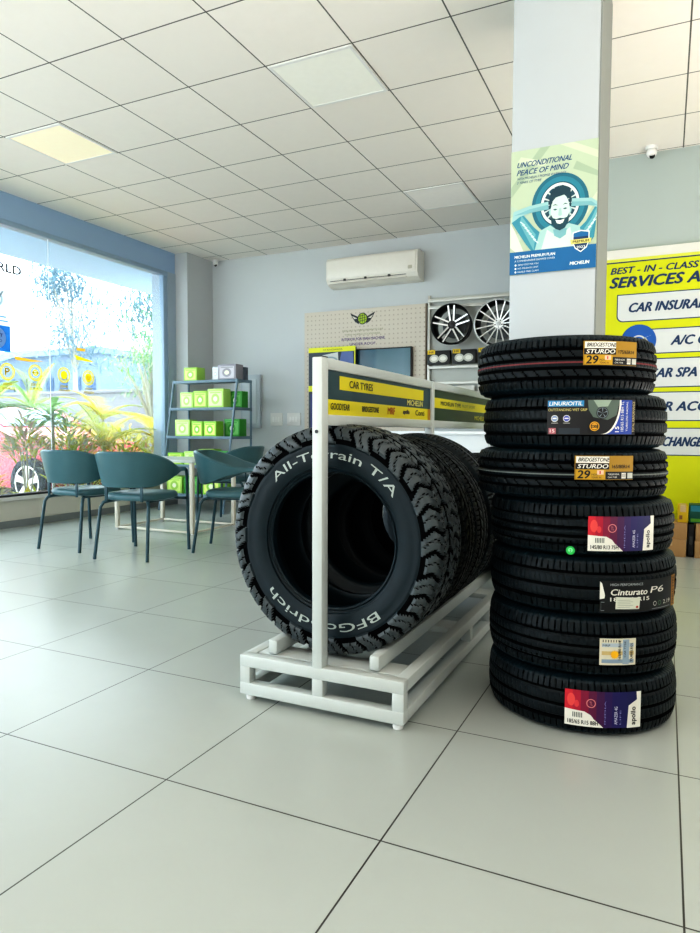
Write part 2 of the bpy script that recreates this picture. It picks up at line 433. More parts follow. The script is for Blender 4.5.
# --- labels on the stacked tyres (art in metres; x runs round the tyre, y up)
m_lwhite = ink('#e6e4da'); m_lblack = ink('#101216'); m_gold = ink('#a27e1c'); m_gold2 = ink('#bf9822'); m_navy = ink('#191b5c'); m_purple = ink('#5a1650'); m_redl = ink('#c22232'); m_crim = ink('#8e1538')
def lab_sturdo(size):
    a = Art(.0003); w, h = .184, .074
    a.rect(0, 0, w, h, m_gold, 1, 12)
    a.rect(.004, h*.70, w*.56, h*.97, m_lwhite, 2, 6)
    a.text('BRIDGESTONE', .010, h*.76, w*.50, h*.16, m_lblack, 3, .02, .25)
    a.rect(.002, h*.44, w*.56, h*.69, m_lblack, 2, 6)
    a.text('STURDO', .008, h*.48, w*.49, h*.17, m_lwhite, 3, .03, .3)
    a.rect(.004, h*.02, w*.5, h*.42, m_gold2, 2, 6)
    a.text('29', .008, h*.06, w*.19, h*.33, m_lblack, 3, .03, .15)
    a.text("YEARS IN", w*.27, h*.06, w*.16, h*.08, m_lblack, 3)
    a.text("INDIA", w*.27, h*.18, w*.10, h*.08, m_lblack, 3)
    a.rect(w*.36, h*.22, w*.47, h*.40, ink('#d9b9a0'), 3, 2); a.text('1', w*.40, h*.25, w*.02, h*.12, m_redl, 4)
    a.text(size, w*.61, h*.48, w*.32, h*.15, m_lblack, 3, .01)
    a.rect(w*.50, h*.02, w, h*.34, m_lblack, 2, 6)
    a.text('TUBELESS RADIAL', w*.54, h*.20, w*.2, h*.07, m_lwhite, 3); a.text('CAR TYRE', w*.54, h*.08, w*.16, h*.06, m_lwhite, 3)
    a.rect(w*.78, h*.06, w*.86, h*.29, m_lwhite, 3, 2)
    a.rect(w*.89, h*.06, w*.99, h*.29, ink('#b9bcb4'), 3, 2)
    for k in range(5): a.rect(w*(.785+.015*k), h*.10, w*(.791+.015*k), h*.26, m_lblack, 4)
    return a
def lab_wet():
    a = Art(.0003); w, h = .274, .109
    a.rect(0, 0, w, h, m_lblack, 1, 18)
    a.rect(.002, h*.80, w*.40, h*.97, ink('#2d86b8'), 2, 8)
    a.text('LINURIOITIL', .006, h*.83, w*.36, h*.11, m_lwhite, 3, .02, .15)
    a.text('OUTSTANDING WET GRIP', .004, h*.67, w*.42, h*.075, ink('#cfc27a'), 3, .01)
    for cx, cl in ((w*.085, '#7f95b8'), (w*.215, '#4d5bb0')):
        a.ell(cx, h*.46, .0105, .0105, ink(cl), 2); a.ring(cx, h*.46, .009, .0105, m_lwhite, 3, 20); a.rect(cx-.006, h*.45, cx+.006, h*.48, m_lwhite, 3)
        a.rect(cx-.010, h*.325, cx+.010, h*.335, m_lwhite, 3)
    a.rect(w*.02, h*.02, w*.10, h*.19, ink('#a9626a'), 2, 2); a.text('15', w*.035, h*.06, w*.05, h*.09, m_lwhite, 3)
    a.rect(w*.13, h*.02, w*.36, h*.19, ink('#26303a'), 2, 4)
    g = ink('#59685f'); a.poly([(w*.44, h*.98), (w*.80, h*.98), (w*.76, h*.55), (w*.66, h*.42), (w*.50, h*.50), (w*.45, h*.70)], g, 2)
    a.poly([(w*.50, h*.98), (w*.70, h*.98), (w*.66, h*.80), (w*.55, h*.78)], ink('#93a393'), 3)
    a.ell(w*.60, h*.62, .0185, .0185, m_lblack, 4); a.ring(w*.60, h*.62, .0145, .0165, ink('#6a767c'), 5, 24)
    for k in range(5):
        t = 2*pi*k/5+.3; cx, cy = w*.60, h*.62
        a.poly([(cx, cy), (cx+.014*cos(t-.12), cy+.014*sin(t-.12)), (cx+.014*cos(t+.12), cy+.014*sin(t+.12))], ink('#7e8a92'), 6)
    P = [(w*.60, h*.02)]+[(w*(.60+.2*sin(radians(9*i))), h*(.02+.96*(1-cos(radians(9*i))))) for i in range(11)]
    blue = ink('#27479c')
    a.poly([(w*.585, h*.02)]+[(w*(.585+.21*sin(radians(9*i))), h*(.02+.96*(1-cos(radians(9*i))))) for i in range(1, 11)]+[(w*.82, h*.98), (w*.82, h*.02)], m_lwhite, 5)
    a.poly([(w*.62, h*.02)]+[(w*(.62+.195*sin(radians(9*i))), h*(.02+.96*(1-cos(radians(9*i))))) for i in range(1, 11)]+[(w*.83, h*.98), (w*.83, h*.02)], blue, 6)
    a.rect(w*.83, h*.02, w*.95, h*.98, blue, 6, 3)
    a.text('15', w*.745, h*.08, w*.045, h*.16, m_lwhite, 7, .02, vert=True)
    a.text('185/65 R15 88H TL', w*.81, h*.10, w*.035, h*.84, m_lwhite, 7, vert=True)
    a.text('TUBELESS RADIAL', w*.875, h*.10, w*.022, h*.84, m_lwhite, 7, vert=True)
    a.text('TOTAL PERFORMANCE', w*.955, h*.08, w*.03, h*.86, ink('#c9b98a'), 7, vert=True)
    a.ell(w*.515, h*.24, .0145, .0145, ink('#d9a326'), 7); a.ring(w*.515, h*.24, .010, .0117, m_lblack, 8, 20); a.rect(w*.48, h*.2, w*.55, h*.28, m_lblack, 8, 2); a.text('BEST', w*.485, h*.215, w*.06, h*.05, ink('#d9a326'), 9)
    return a
def lab_apollo(size, w, h):
    a = Art(.0003)
    cs = ['#c8283a', '#b01f3c', '#861a40', '#641a46', '#4a1a50', '#33195a', '#22195e', '#1b1a5c', '#191a58', '#181a54']
    for i, c in enumerate(cs): a.rect(w*i/10, 0, w*(i+1)/10, h, ink(c), 1, 2)
    a.ell(w*.08, h*.72, w*.05, h*.18, ink('#e0524f'), 2); a.ell(w*.15, h*.62, w*.03, h*.1, ink('#d8434a'), 2)
    a.poly([(0, 0), (w*.49, 0), (w*.44, h*.10), (w*.37, h*.22), (w*.33, h*.33), (w*.25, h*.42), (0, h*.46)], m_lwhite, 2)
    for k in range(6): a.rect(w*(.10+.022*k), h*.24, w*(.112+.022*k), h*.38, ink('#5b6560'), 3)
    a.text(size, w*.04, h*.06, w*.38, h*.11, m_lblack, 3, .02)
    a.ring(w*.33, h*.66, h*.10, h*.125, ink('#d88a8a'), 3, 20); a.text('TL', w*.31, h*.61, w*.04, h*.10, ink('#d88a8a'), 4)
    a.text('INDIA', w*.50, h*.10, w*.018, h*.65, ink('#8f8fc0'), 3, vert=True)
    a.text('AMAZER 4G', w*.63, h*.10, w*.04, h*.5, ink('#d6d6e6'), 3, .01, vert=True); a.text('LIFE', w*.70, h*.10, w*.02, h*.4, ink('#8f8fc0'), 3, vert=True)
    a.poly([(w*.80, 0), (w, 0), (w, h), (w*.93, h), (w*.94, h*.78), (w*.82, h*.62)], m_lwhite, 3)
    a.text('apollo', w*.855, h*.08, w*.085, h*.5, m_lblack, 4, .025, vert=True)
    return a
def lab_cinturato():
    a = Art(.0003); w, h = .318, .100
    a.rect(0, 0, w, h, m_lblack, 1, 22)
    a.poly([(0, h*.98), (w*.02, h*.92), (w*.05, h*.55), (w*.045, h*.45), (0, h*.42)], m_lwhite, 2)
    a.rect(w*.012, h*.06, w*.014, h*.34, ink('#8a8f92'), 2); a.rect(w*.012, h*.06, w*.045, h*.08, ink('#8a8f92'), 2); a.rect(w*.012, h*.32, w*.045, h*.34, ink('#8a8f92'), 2)
    a.text('HIGH PERFORMANCE', w*.10, h*.84, w*.34, h*.08, ink('#b9bcbc'), 3)
    a.text('Cinturato', w*.10, h*.55, w*.39, h*.19, m_lwhite, 3, .035, .2)
    a.text('P6', w*.53, h*.57, w*.19, h*.20, m_lwhite, 3, .01, .3)
    a.text('185/60 R15', w*.10, h*.36, w*.42, h*.12, m_lwhite, 3, .03)
    a.poly([(w*.15, h*.12), (w*.40, h*.10), (w*.41, h*.46), (w*.155, h*.50)], ink('#d4d6c6'), 4)
    for k in range(5): a.rect(w*.17, h*(.17+.055*k), w*(.30+.03*(k % 2)), h*(.18+.055*k), ink('#8b8d84'), 5)
    a.ell(w*.375, h*.17, w*.014, h*.04, ink('#b5453a'), 5)
    a.rect(w*.40, h*.14, w*.405, h*.3, ink('#777777'), 2)
    a.ring(w*.60, h*.22, .006, .0075, m_lwhite, 3, 16); a.ring(w*.67, h*.22, .006, .0075, ink('#5d8a63'), 3, 16)
    a.text('2.19', w*.73, h*.16, w*.13, h*.13, m_lwhite, 3)
    a.rect(w*.56, h*.05, w*.86, h*.07, ink('#8a8f92'), 3, 4)
    a.rect(w*.90, 0, w, h, ink('#a8741a'), 2, 3)
    a.text('PIRELLI TYRE', w*.92, h*.06, w*.05, h*.88, m_lblack, 3, .02, vert=True)
    return a
def lab_white():
    a = Art(.0003); w, h = .115, .084
    a.rect(0, 0, w, h, ink('#d9d3bd'), 1, 10)
    for k, c in enumerate(('#8fa0b0', '#c9b27c', '#b7c3cc')): a.rect(w*.06, h*(.08+.30*k), w*.94, h*(.22+.30*k), ink(c), 2, 6)
    a.rect(w*.62, h*.04, w*.80, h*.96, ink('#98aab8'), 3, 2)
    for k in range(7): a.rect(w*(.08+.07*k), h*.86, w*(.10+.07*k), h*.95, m_lblack, 4)
    a.text('165/80 R14', w*.50, h*.20, w*.07, h*.72, m_lblack, 4, .01, vert=True); a.text('TUBELESS', w*.84, h*.12, w*.06, h*.7, m_lblack, 4, .02, vert=True)
    a.text('CAR TYRE', w*.66, h*.30, w*.05, h*.6, m_lblack, 4, vert=True); a.text('MRP', w*.08, h*.70, w*.2, h*.08, m_lblack, 4)
    for k in range(12):
        t = 2*pi*k/12; cx, cy = w*.40, h*.40
        a.poly([(cx+.009*cos(t-.3), cy+.009*sin(t-.3)), (cx+.0145*cos(t), cy+.0145*sin(t)), (cx+.009*cos(t+.3), cy+.009*sin(t+.3))], ink('#f0b41e'), 5)
    a.ell(w*.40, h*.40, .0115, .0115, ink('#f2b81c'), 6)
    return a

Zb = [0, .187, .379, .566, .742, .903, 1.078, 1.262]
stack = [  # x, y, R, style, stripe, label text
 (-.260, 2.480, .314, 1, None, 'bottom tyre of the seven-high stack, lying on the floor, purple and white label'),
 (-.262, 2.478, .313, 3, None, 'second tyre up in the stack with a white label bearing a yellow spot'),
 (-.264, 2.478, .309, 1, None, 'third tyre up in the stack with a black label ending in a gold edge'),
 (-.271, 2.476, .305, 3, None, 'fourth tyre up in the stack with a green dot below its red and purple label'),
 (-.307, 2.472, .318, 0, (.03, m_wht), 'fifth tyre up in the stack with a gold label and thin white tread line'),
 (-.301, 2.473, .305, 1, None, 'sixth tyre up in the stack with a wide black and blue label'),
 (-.331, 2.470, .299, 0, (.03, m_red), 'top tyre of the tall stack with a gold label and red tread line')]
lab = {0: (lab_apollo('185/65 R15 88H', .237, .114), .036, -91.3, 'purple and red paper label with white corner panels'),
       1: (lab_white(), .235, -72.8, 'white paper label with yellow starburst'),
       2: (lab_cinturato(), .398, -72.8, 'black paper label with white script'),
       3: (lab_apollo('145/80 R13 75H', .220, .108), .589, -78.6, 'red, purple and navy paper label'),
       4: (lab_sturdo('165/80R14'), .810, -80.0, 'gold paper label'),
       5: (lab_wet(), .948, -97.0, 'black label with blue swoosh and wheel picture'),
       6: (lab_sturdo('175/65R14'), 1.163, -71.6, 'gold paper label')}
for i, (x, y, R, st, sp, lb) in enumerate(stack):
    z0, z1 = Zb[i], Zb[i+1]; W = z1-z0
    me = road_tyre_mesh('tyre', R, W*1.0, .185, st, 620, sp, .007)
    o = bpy.data.objects.new('tyre', me); COL.objects.link(o); o.location = (x, y, (z0+z1)/2)
    tag(o, lb, 'tyre', 'new car tyres in the seven-high stack')
    a, lz, a0, ll = lab[i]
    p = a.build('paper_label', cylmap(R+.0012, lz-(z0+z1)/2, a0), o, cut=.007); p['label'] = ll
    if i == 3:
        g = Art(.0003); g.ell(0, 0, .0135, .0135, ink('#2fc25a'), 2); g.ell(0, .001, .007, .0075, ink('#8fe6a8'), 3); g.text('2', -.003, -.005, .006, .010, ink('#177a35'), 4)
        q = g.build('round_sticker', cylmap(R+.001, .587-(z0+z1)/2, -88), o); q['label'] = 'round green sticker'

# --- all-terrain tyre on the rack: axis along y after rotation, chunky lugs wrapping the shoulder
def mud_tyre_mesh(R=.407, W=.275, rin=.236, NP=32, sub=32):
    hw = W/2
    pts = []     # (r, z, s, lug)   s = 0 at tread centre .. 1 at end of the side lugs
    base = []
    half = []
    n1 = 22
    for i in range(n1+1):
        u = i/n1; half.append((R-.012-.004*u*u, hw*.86*u, u*.62, 1))
    for k, (r, z) in enumerate(((R-.020, hw*.90), (R-.027, hw*.935), (R-.035, hw*.955), (R-.043, hw*.968), (R-.051, hw*.978), (R-.060, hw*.985), (R-.068, hw*.990))):
        half.append((r, z, .62+.38*(k+1)/7, 1))
    for r, z in ((R-.072, hw*.992), (R-.078, hw*1.002), (R-.082, hw*.992), (R-.10, hw), (R-.115, hw*.995), (R-.135, hw*.97), (R-.15, hw*.93), (rin+.020, hw*.88), (rin+.012, hw*.84), (rin+.008, hw*.86), (rin+.002, hw*.83), (rin, hw*.76), (rin, hw*.66), (rin+.02, hw*.62), (R-.06, hw*.80), (R-.04, hw*.5)):
        half.append((r, z, 2, 0))
    prof = [(r, -z, s, k, -1) for r, z, s, k in reversed(half)] + [(r, z, s, k, 1) for r, z, s, k in half[1:]]
    n = len(prof); seg = NP*sub
    def lug(th, s, sd):
        p = th/(2*pi)*NP + (0.5 if sd < 0 else 0)
        # zig-zag boundary: phase shifts along s
        ph = p + .42*tri(s*1.9+.15)
        x = frac(ph); k = int(mfloor(ph)) % 2
        # block with a gap; long and short alternately
        e = .035
        top = sst(.0, e, x)*(1-sst(.78, .78+e, x))
        end = .98 if k == 0 else .86
        top *= 1-sst(end, end+.05, s)
        # lateral split grooves
        if s < .60:
            top *= 1-(1-sst(.018, .03, abs(s-.20)))*.9
            top *= 1-(1-sst(.014, .026, abs(s-.42-.06*tri(p*1.0))))*.9
        # sipes
        sip = (1-sst(.02, .045, abs(x-.40-.09*tri(s*6))))*(1 if .05 < s < .95 else 0)
        return top*(1-.45*sip), top
    V = []; F = []; mi = []
    for j in range(seg):
        th = 2*pi*j/seg; c, s_ = cos(th), sin(th)
        for (r, z, s, k, sd) in prof:
            if k:
                h, _ = lug(th, s, sd); d = .012*h
                q = sst(.5, .8, s)           # direction turns from radial to sideways
                dr = d*(1-.75*q); dz = sd*d*.75*q
                V.append(((r+dr)*c, (r+dr)*s_, z+dz))
            else: V.append((r*c, r*s_, z))
    for j in range(seg):
        j2 = (j+1) % seg; th = 2*pi*(j+.5)/seg
        for i in range(n):
            i2 = (i+1) % n; F.append((j*n+i, j*n+i2, j2*n+i2, j2*n+i))
            a, b2 = prof[i], prof[i2]
            if a[3] and b2[3]:
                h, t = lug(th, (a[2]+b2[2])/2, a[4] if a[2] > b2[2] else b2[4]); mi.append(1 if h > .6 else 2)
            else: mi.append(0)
    me = bpy.data.meshes.new('tyre'); me.from_pydata(V, [], F)
    for m in (m_rub, mat('lug_rubber_lit', (.055, .070, .076), .40, noise=.3, nscale=60, bump=.15), m_rubg): me.materials.append(m)  # lug tops lightened: grazing window light put into their colour
    me.polygons.foreach_set('material_index', mi); me.polygons.foreach_set('use_smooth', [True]*len(F)); me.update()
    b = bmesh.new(); b.from_mesh(me); bmesh.ops.recalc_face_normals(b, faces=b.faces[:]); b.to_mesh(me); b.free()
    me.set_sharp_from_angle(angle=radians(32))
    return me
RAILZ = .208; RX = .172; XC = -1.05
def zc(R): return RAILZ+sqrt((R+.002)**2-RX**2)-.004
RB = .407
o = bpy.data.objects.new('tyre', mud_tyre_mesh()); COL.objects.link(o)
o.location = (XC, 2.05+.1375+.004, zc(RB)); o.rotation_euler = (pi/2, 0, 0)
tag(o, 'large all-terrain tyre with chunky lugs and raised white lettering at the front of the rack', 'tyre', 'car tyres standing on the white rack')
# lettering: rotated object has local z -> -Y(world), local x -> X, local y -> Z
m_letter = mat('raised_white_letters', (.42, .47, .44), .6, noise=.15, nscale=90)
def arc_text(t, a_start, a_end, r0, h, hw):
    vs, fs, x0, x1, y0, y1 = text_geo(t, .004); mb = MB(); out = []
    for vx, vy in vs:
        u = (vx-x0)/(x1-x0); v = (vy-y0)/(y1-y0); a = radians(a_start+(a_end-a_start)*u); r = r0+h*v
        out.append((r*cos(a), r*sin(a), hw+.0022))
    mb.add(out, fs, m_letter); return mb
for t, a0, a1, nm in (('All-Terrain T/A', 137, 34, 'raised white lettering over the hole'), ('BFGoodrich', -51, -141, 'raised white lettering under the hole')):
    q = arc_text(t, a0, a1, .288, .030, .1375).build('lettering', o, fixn=False); q['label'] = nm
# thin moulded ring lines are part of the sidewall profile; other rack tyres
rt = [(.395, .235, 0, 2.465), (.388, .225, 2, 2.715), (.392, .225, 3, 2.96), (.335, .20, 1, 3.42), (.335, .20, 1, 3.64), (.335, .20, 1, 3.86), (.335, .20, 1, 4.08)]
names = ['tyre with blocky diagonal tread right behind the all-terrain tyre on the rack', 'third tyre from the front of the rack, ribbed tread with slanted slots', 'fourth tyre from the front of the rack, before the middle post',
         'smaller tyre just past the middle post of the rack', 'second smaller tyre past the middle post of the rack', 'third smaller tyre past the middle post of the rack', 'smaller tyre at the far end of the rack']
small = None
for (R, W, st, y), lb in zip(rt, names):
    if R < .36 and small is not None: o = dup(small)
    else:
        me = road_tyre_mesh('tyre', R, W, .2, st, 480, (.3, mat('tread_paint_grey', (.12, .13, .13), .6)) if st == 3 else None, .010)
        o = bpy.data.objects.new('tyre', me); COL.objects.link(o)
        if R < .36: small = o
    o.location = (XC, y, zc(R)); o.rotation_euler = (pi/2, 0, 0)
    tag(o, lb, 'tyre', 'car tyres standing on the white rack')

# ------------------------------------------------------------------ white rack
m_rack = mat('rack_white_paint', (.56, .60, .58), .35, noise=.05, nscale=8)
m_foot = mat('foot_plastic', (.8, .8, .78), .5)
rack = empty('tyre_display_rack', (-1.04, 3.2, 0), 0, 'long white steel tyre rack with header signs over a low floor frame', 'display rack')
RM = Matrix.Translation((1.04, -3.2, 0))
X0, X1, YA, YE = -1.35, -.728, 1.95, 4.42; T = .042
def rb(b, a, c, bev=.004): b.box(a, c, m_rack, bev, M=RM)
def rpart(name, fn, label=None):
    b = MB(); fn(b); o = b.build(name, rack)
    if label: o['label'] = label
def frame_end(y0, y1):
    def f(b):
        rb(b, (X0, y0, .122), (X1, y1, .164)); rb(b, (X0, y0, .022), (X1, y1, .066))
        for x in (X0, X1-T, -1.06): rb(b, (x, y0+.001, .064), (x+T, y1-.001, .124))
    return f
rpart('end_frame', frame_end(YA, YA+T)); rpart('end_frame', frame_end(YE-T, YE))
for xx in (X0, X1-T):
    def f(b, xx=xx):
        rb(b, (xx, YA+T, .122), (xx+T, YE-T, .163)); rb(b, (xx, YA+T, .023), (xx+T, YE-T, .065))
        for y in (2.75, 3.09, 3.8): rb(b, (xx+.001, y, .064), (xx+T-.001, y+T, .124))
    rpart('side_frame', f)
for y in (2.01, 2.6, 3.23, 3.9):
    rpart('cross_plate', lambda b, y=y: rb(b, (X0+T, y, .135), (X1-T, y+.11, .16)))
for sx in (-1, 1):
    def f(b, sx=sx):
        xa = XC+sx*.178
        b.box((min(xa, xa+sx*.036), YA+T+.012, .163), (max(xa, xa+sx*.036), YE-T, RAILZ+.006), m_rack, .006, M=RM)
    rpart('cradle_rail', f)
for x, y in ((X0+.03, YA+.03), (X1-.03, YA+.03), (X0+.03, YE-.03), (X1-.03, YE-.03)):
    b = MB(); b.lathe([(0, 0), (.016, 0), (.018, .006), (.018, .016), (.01, .022), (0, .022)], m_foot, 16, M=RM @ Matrix.Translation((x, y, 0))); b.build('foot', rack)
for y0, y1 in ((YA, YA+.045), (3.09, 3.13), (YE-.045, YE)):
    rpart('post', lambda b, y0=y0, y1=y1: (rb(b, (-1.058, y0-.001, .16), (-1.02, y1, 1.2)), b.box((-1.056, y0+.002, 1.2), (-1.022, y1-.002, 1.203), m_dark, M=RM)))
b = MB(); b.lathe([(0, 0), (.006, 0), (.006, .003), (0, .003)], m_dark, 14, M=RM @ Matrix.Translation((-1.04, YA-.001, .955)) @ Euler((pi/2, 0, 0)).to_matrix().to_4x4()); b.build('bolt_hole', rack)
for y0, y1 in ((YA+.045, 3.09), (3.13, YE-.045)):
    rpart('header_rail', lambda b: rb(b, (-1.056, y0, 1.162), (-1.022, y1, 1.2)))
    rpart('header_rail', lambda b: rb(b, (-1.056, y0, .975), (-1.022, y1, 1.012)))
m_slate = ink('#2f4a52'); m_slate2 = ink('#26402f'); m_yel = ink('#e0d31c'); m_txt = ink('#1d2a26')
def side_art(y0, zb): return lambda x, y, h: (-1.030+h+1.04, y0+x-3.2, zb+y)
sp1 = MB(); sp1.box((-1.046, YA+.045, 1.012), (-1.030, 3.09, 1.162), m_slate, M=RM); s1 = sp1.build('sign_panel', rack); s1['label'] = 'slate sign board with yellow bars'
a = Art(.0008)
a.rect(.0, .002, 1.09, .148, m_slate, 1)
a.rect(.10, .088, .99, .136, m_yel, 2); a.text('CAR TYRES', .18, .099, .21, .026, m_txt, 3, .01)
a.rect(.0, .0, 1.09, .052, m_yel, 2)
a.text('MICHELIN', .77, .060, .205, .024, ink('#e6e08a'), 3, .04, .1)
a.text('GOODYEAR', .03, .018, .15, .022, m_txt, 3, .02, .15); a.text('BRIDGESTONE', .29, .018, .16, .020, m_txt, 3, .03, .1)
a.text('MRF', .545, .015, .08, .028, ink('#b8402a'), 3, .02); a.text('apollo', .72, .016, .08, .024, ink('#2a2350'), 3, .03); a.text('Conti', .88, .018, .12, .024, m_txt, 3, .02)
a.rect(1.05, .0, 1.09, .052, ink('#b98a16'), 3)
a.build('lettering', side_art(YA+.045, 1.012), s1)
sp2 = MB(); sp2.box((-1.046, 3.13, 1.012), (-1.030, YE-.045, 1.162), m_slate2, M=RM); s2 = sp2.build('sign_panel', rack); s2['label'] = 'dark green sign board with a yellow bar'
a = Art(.0008); a.rect(0, .002, 1.24, .148, m_slate2, 1); a.rect(.02, .062, 1.05, .112, m_yel, 2)
a.text('MICHELIN TYPE', .12, .078, .36, .020, m_txt, 3, .03); a.text('PILOT SPORT', .51, .080, .28, .016, ink('#8b8a3a'), 3)
a.text('MICHELIN', .78, .015, .25, .024, ink('#d6cf3a'), 3, .03); a.build('lettering', side_art(3.13, 1.012), s2)
# ------------------------------------------------------------------ chairs
m_seat = mat('chair_leatherette', (.060, .145, .165), .34, noise=.12, nscale=9, bump=.03)
m_leg = mat('chair_leg_paint', (.025, .075, .095), .35)
def make_chair():
    t = empty('armchair', (0, 0, 0), 0)
    # seat pad: rounded superellipse
    b = MB(); n = 40; rings = []
    for (k, z) in ((.0, .432), (.90, .432), (.98, .440), (1.0, .455), (.985, .474), (.93, .486), (.6, .494), (0, .497)):
        rings.append([(k*.235*math.copysign(abs(cos(2*pi*j/n))**.6, cos(2*pi*j/n)), .0+k*.235*math.copysign(abs(sin(2*pi*j/n))**.6, sin(2*pi*j/n)), z) for j in range(n)])
    vs = [p for r in rings for p in r]; fs = [[i*n+j, i*n+(j+1) % n, (i+1)*n+(j+1) % n, (i+1)*n+j] for i in range(len(rings)-1) for j in range(n)]
    b.add(vs, fs, m_seat, True); b.build('seat', t)
    # wrap-around back: plan curve from one arm tip round the back to the other
    b = MB(); K = 40; V = []; F = []
    for i in range(K+1):
        u = -1+2*i/K; au = abs(u)
        ang = u*radians(128)                      # 0 = straight back (-y)
        px = .268*sin(ang); py = -.02-.262*cos(ang)
        if au > .70:
            k = (au-.70)/.30; py = py+k*.06; px = px*(1+.02*k) if False else math.copysign(max(abs(px), .215+.03*k), px)
        zt = .805-.125*sst(.22, .95, au)-.008*au; zb = .535+.105*sst(.30, .98, au)
        nx, ny = sin(ang), -cos(ang)
        th = .017
        lean = .05*(1-sst(.4, .9, au))
        ring = []
        for (o_, zz, w_) in ((th, zb+.006, 0), (th*1.15, (zb+zt)/2, .5), (th, zt-.012, 1), (th*.3, zt, 1), (-th*.5, zt-.004, 1), (-th, zt-.02, 1), (-th*1.1, (zb+zt)/2, .5), (-th, zb+.012, 0), (0, zb, 0)):
            ring.append((px+nx*(o_+lean*w_), py+ny*(o_+lean*w_), zz))
        V += ring
    R = 9
    for i in range(K):
        for j in range(R): F.append([i*R+j, i*R+(j+1) % R, (i+1)*R+(j+1) % R, (i+1)*R+j])
    F.append(list(range(R))[::-1]); F.append([K*R+j for j in range(R)])
    b.add(V, F, m_seat, True); b.build('backrest', t)
    r = .0125
    for s in (-1, 1):
        b = MB(); b.tube([(s*.245, .275, 0), (s*.243, .262, .30), (s*.242, .255, .60), (s*.240, .248, .645), (s*.236, .225, .662), (s*.232, .15, .665)], r, m_leg); b.build('leg', t)
        b = MB(); b.tube([(s*.222, -.300, 0), (s*.212, -.272, .20), (s*.203, -.245, .385), (s*.19, -.225, .418), (s*.16, -.19, .428), (s*.13, -.05, .428)], r, m_leg); b.build('leg', t)
        b = MB(); b.box((s*.15-.012, -.252, .43), (s*.15+.012, -.244, .60), m_leg, .002); b.build('back_bracket', t)
    b = MB(); b.tube([(-.242, .24, .42), (.242, .24, .42)], .011, m_leg); b.tube([(-.16, -.19, .424), (-.16, .2, .424)], .009, m_leg); b.tube([(.16, -.19, .424), (.16, .2, .424)], .009, m_leg); b.build('seat_frame', t)
    return t
ch = make_chair(); ch.location = (-3.665, 4.00, 0); ch.rotation_euler = (0, 0, radians(10))
tag(ch, 'dark teal armchair with its back to the room, in front of the low table', 'chair', 'dark teal armchairs around the low table')
dup(ch, (-4.35, 4.09, 0), (0, 0, radians(1)), 'dark teal armchair nearest the shop window')
dup(ch, (-3.125, 4.50, 0), (0, 0, radians(-71)), 'dark teal armchair turned toward the tyre rack, partly behind the big tyre')
dup(ch, (-4.16, 5.88, 0), (0, 0, radians(96)), 'dark teal armchair in front of the ladder shelf, facing the window')

# low table
m_cream = mat('table_metal_cream', (.70, .66, .56), .4)
tb = empty('meeting_table', (-4.37, 5.24, 0), 0, 'cream metal framed table with a thin pale top among the teal chairs', 'table')
b = MB(); b.box((-.49, -.36, .665), (.49, .36, .69), mat('table_top', (.62, .66, .64), .3), .006); b.build('table_top', tb)
for sx in (-1, 1):
    for sy in (-1, 1):
        b = MB(); b.box((sx*.455-.018, sy*.325-.018, .012), (sx*.455+.018, sy*.325+.018, .666), m_cream, .004); b.build('leg', tb)
b = MB()
for sy in (-1, 1): b.box((-.437, sy*.325-.012, .012), (.437, sy*.325+.012, .032), m_cream, .003)
for sx in (-1, 1): b.box((sx*.455-.012, -.307, .012), (sx*.455+.012, .307, .032), m_cream, .003)
b.build('stretcher', tb)
for sx in (-1, 1):
    for sy in (-1, 1):
        b = MB(); b.lathe([(0, 0), (.014, 0), (.014, .012), (0, .012)], m_foot, 12, M=Matrix.Translation((sx*.455, sy*.325, 0))); b.build('foot', tb)

# ------------------------------------------------------------------ ladder shelf and its boxes
m_shf = mat('shelf_blue_grey', (.16, .24, .30), .4, noise=.05)
m_shp = mat('shelf_board', (.30, .42, .48), .4)
sh = empty('ladder_shelf', (-5.05, 6.6, 0), 0, 'blue-grey ladder shelf of green boxes by the window column', 'shelf')
SX0, SX1, SYB = -.47, .47, .28
def yf(z): return -.30+.30*(z/1.565)        # front legs lean back going up
for sx in (SX0, SX1):
    b = MB(); b.tube([(sx, yf(0), 0), (sx, yf(1.565), 1.575)], .014, m_shf, 8); b.build('leg', sh)
    b = MB(); b.tube([(sx, SYB, 0), (sx, SYB, 1.575)], .014, m_shf, 8); b.build('leg', sh)
SZ = [.20, .545, .885, 1.228, 1.560]
for z in SZ:
    b = MB(); b.box((SX0-.01, yf(z)-.005, z-.012), (SX1+.01, SYB+.01, z+.008), m_shp, .003)
    b.box((SX0-.012, yf(z)-.014, z-.022), (SX1+.012, yf(z)-.004, z+.012), m_shf, .002); b.box((SX1+.010, yf(z), z-.022), (SX1+.018, SYB, z+.012), m_shf)
    b.build('shelf_board', sh)
GR = {'lime': ('#a8d45c', '#d8f08a'), 'bright': ('#98d24a', '#e8f28a'), 'pale': ('#bfe67e', '#dff0b8'), 'deep': ('#3f9a3c', '#6fb862'), 'grey': ('#9a98a0', '#c9c6cc'), 'darkgrey': ('#56606c', '#7e8894'), 'white': ('#cfd4d4', '#e6e8e6')}
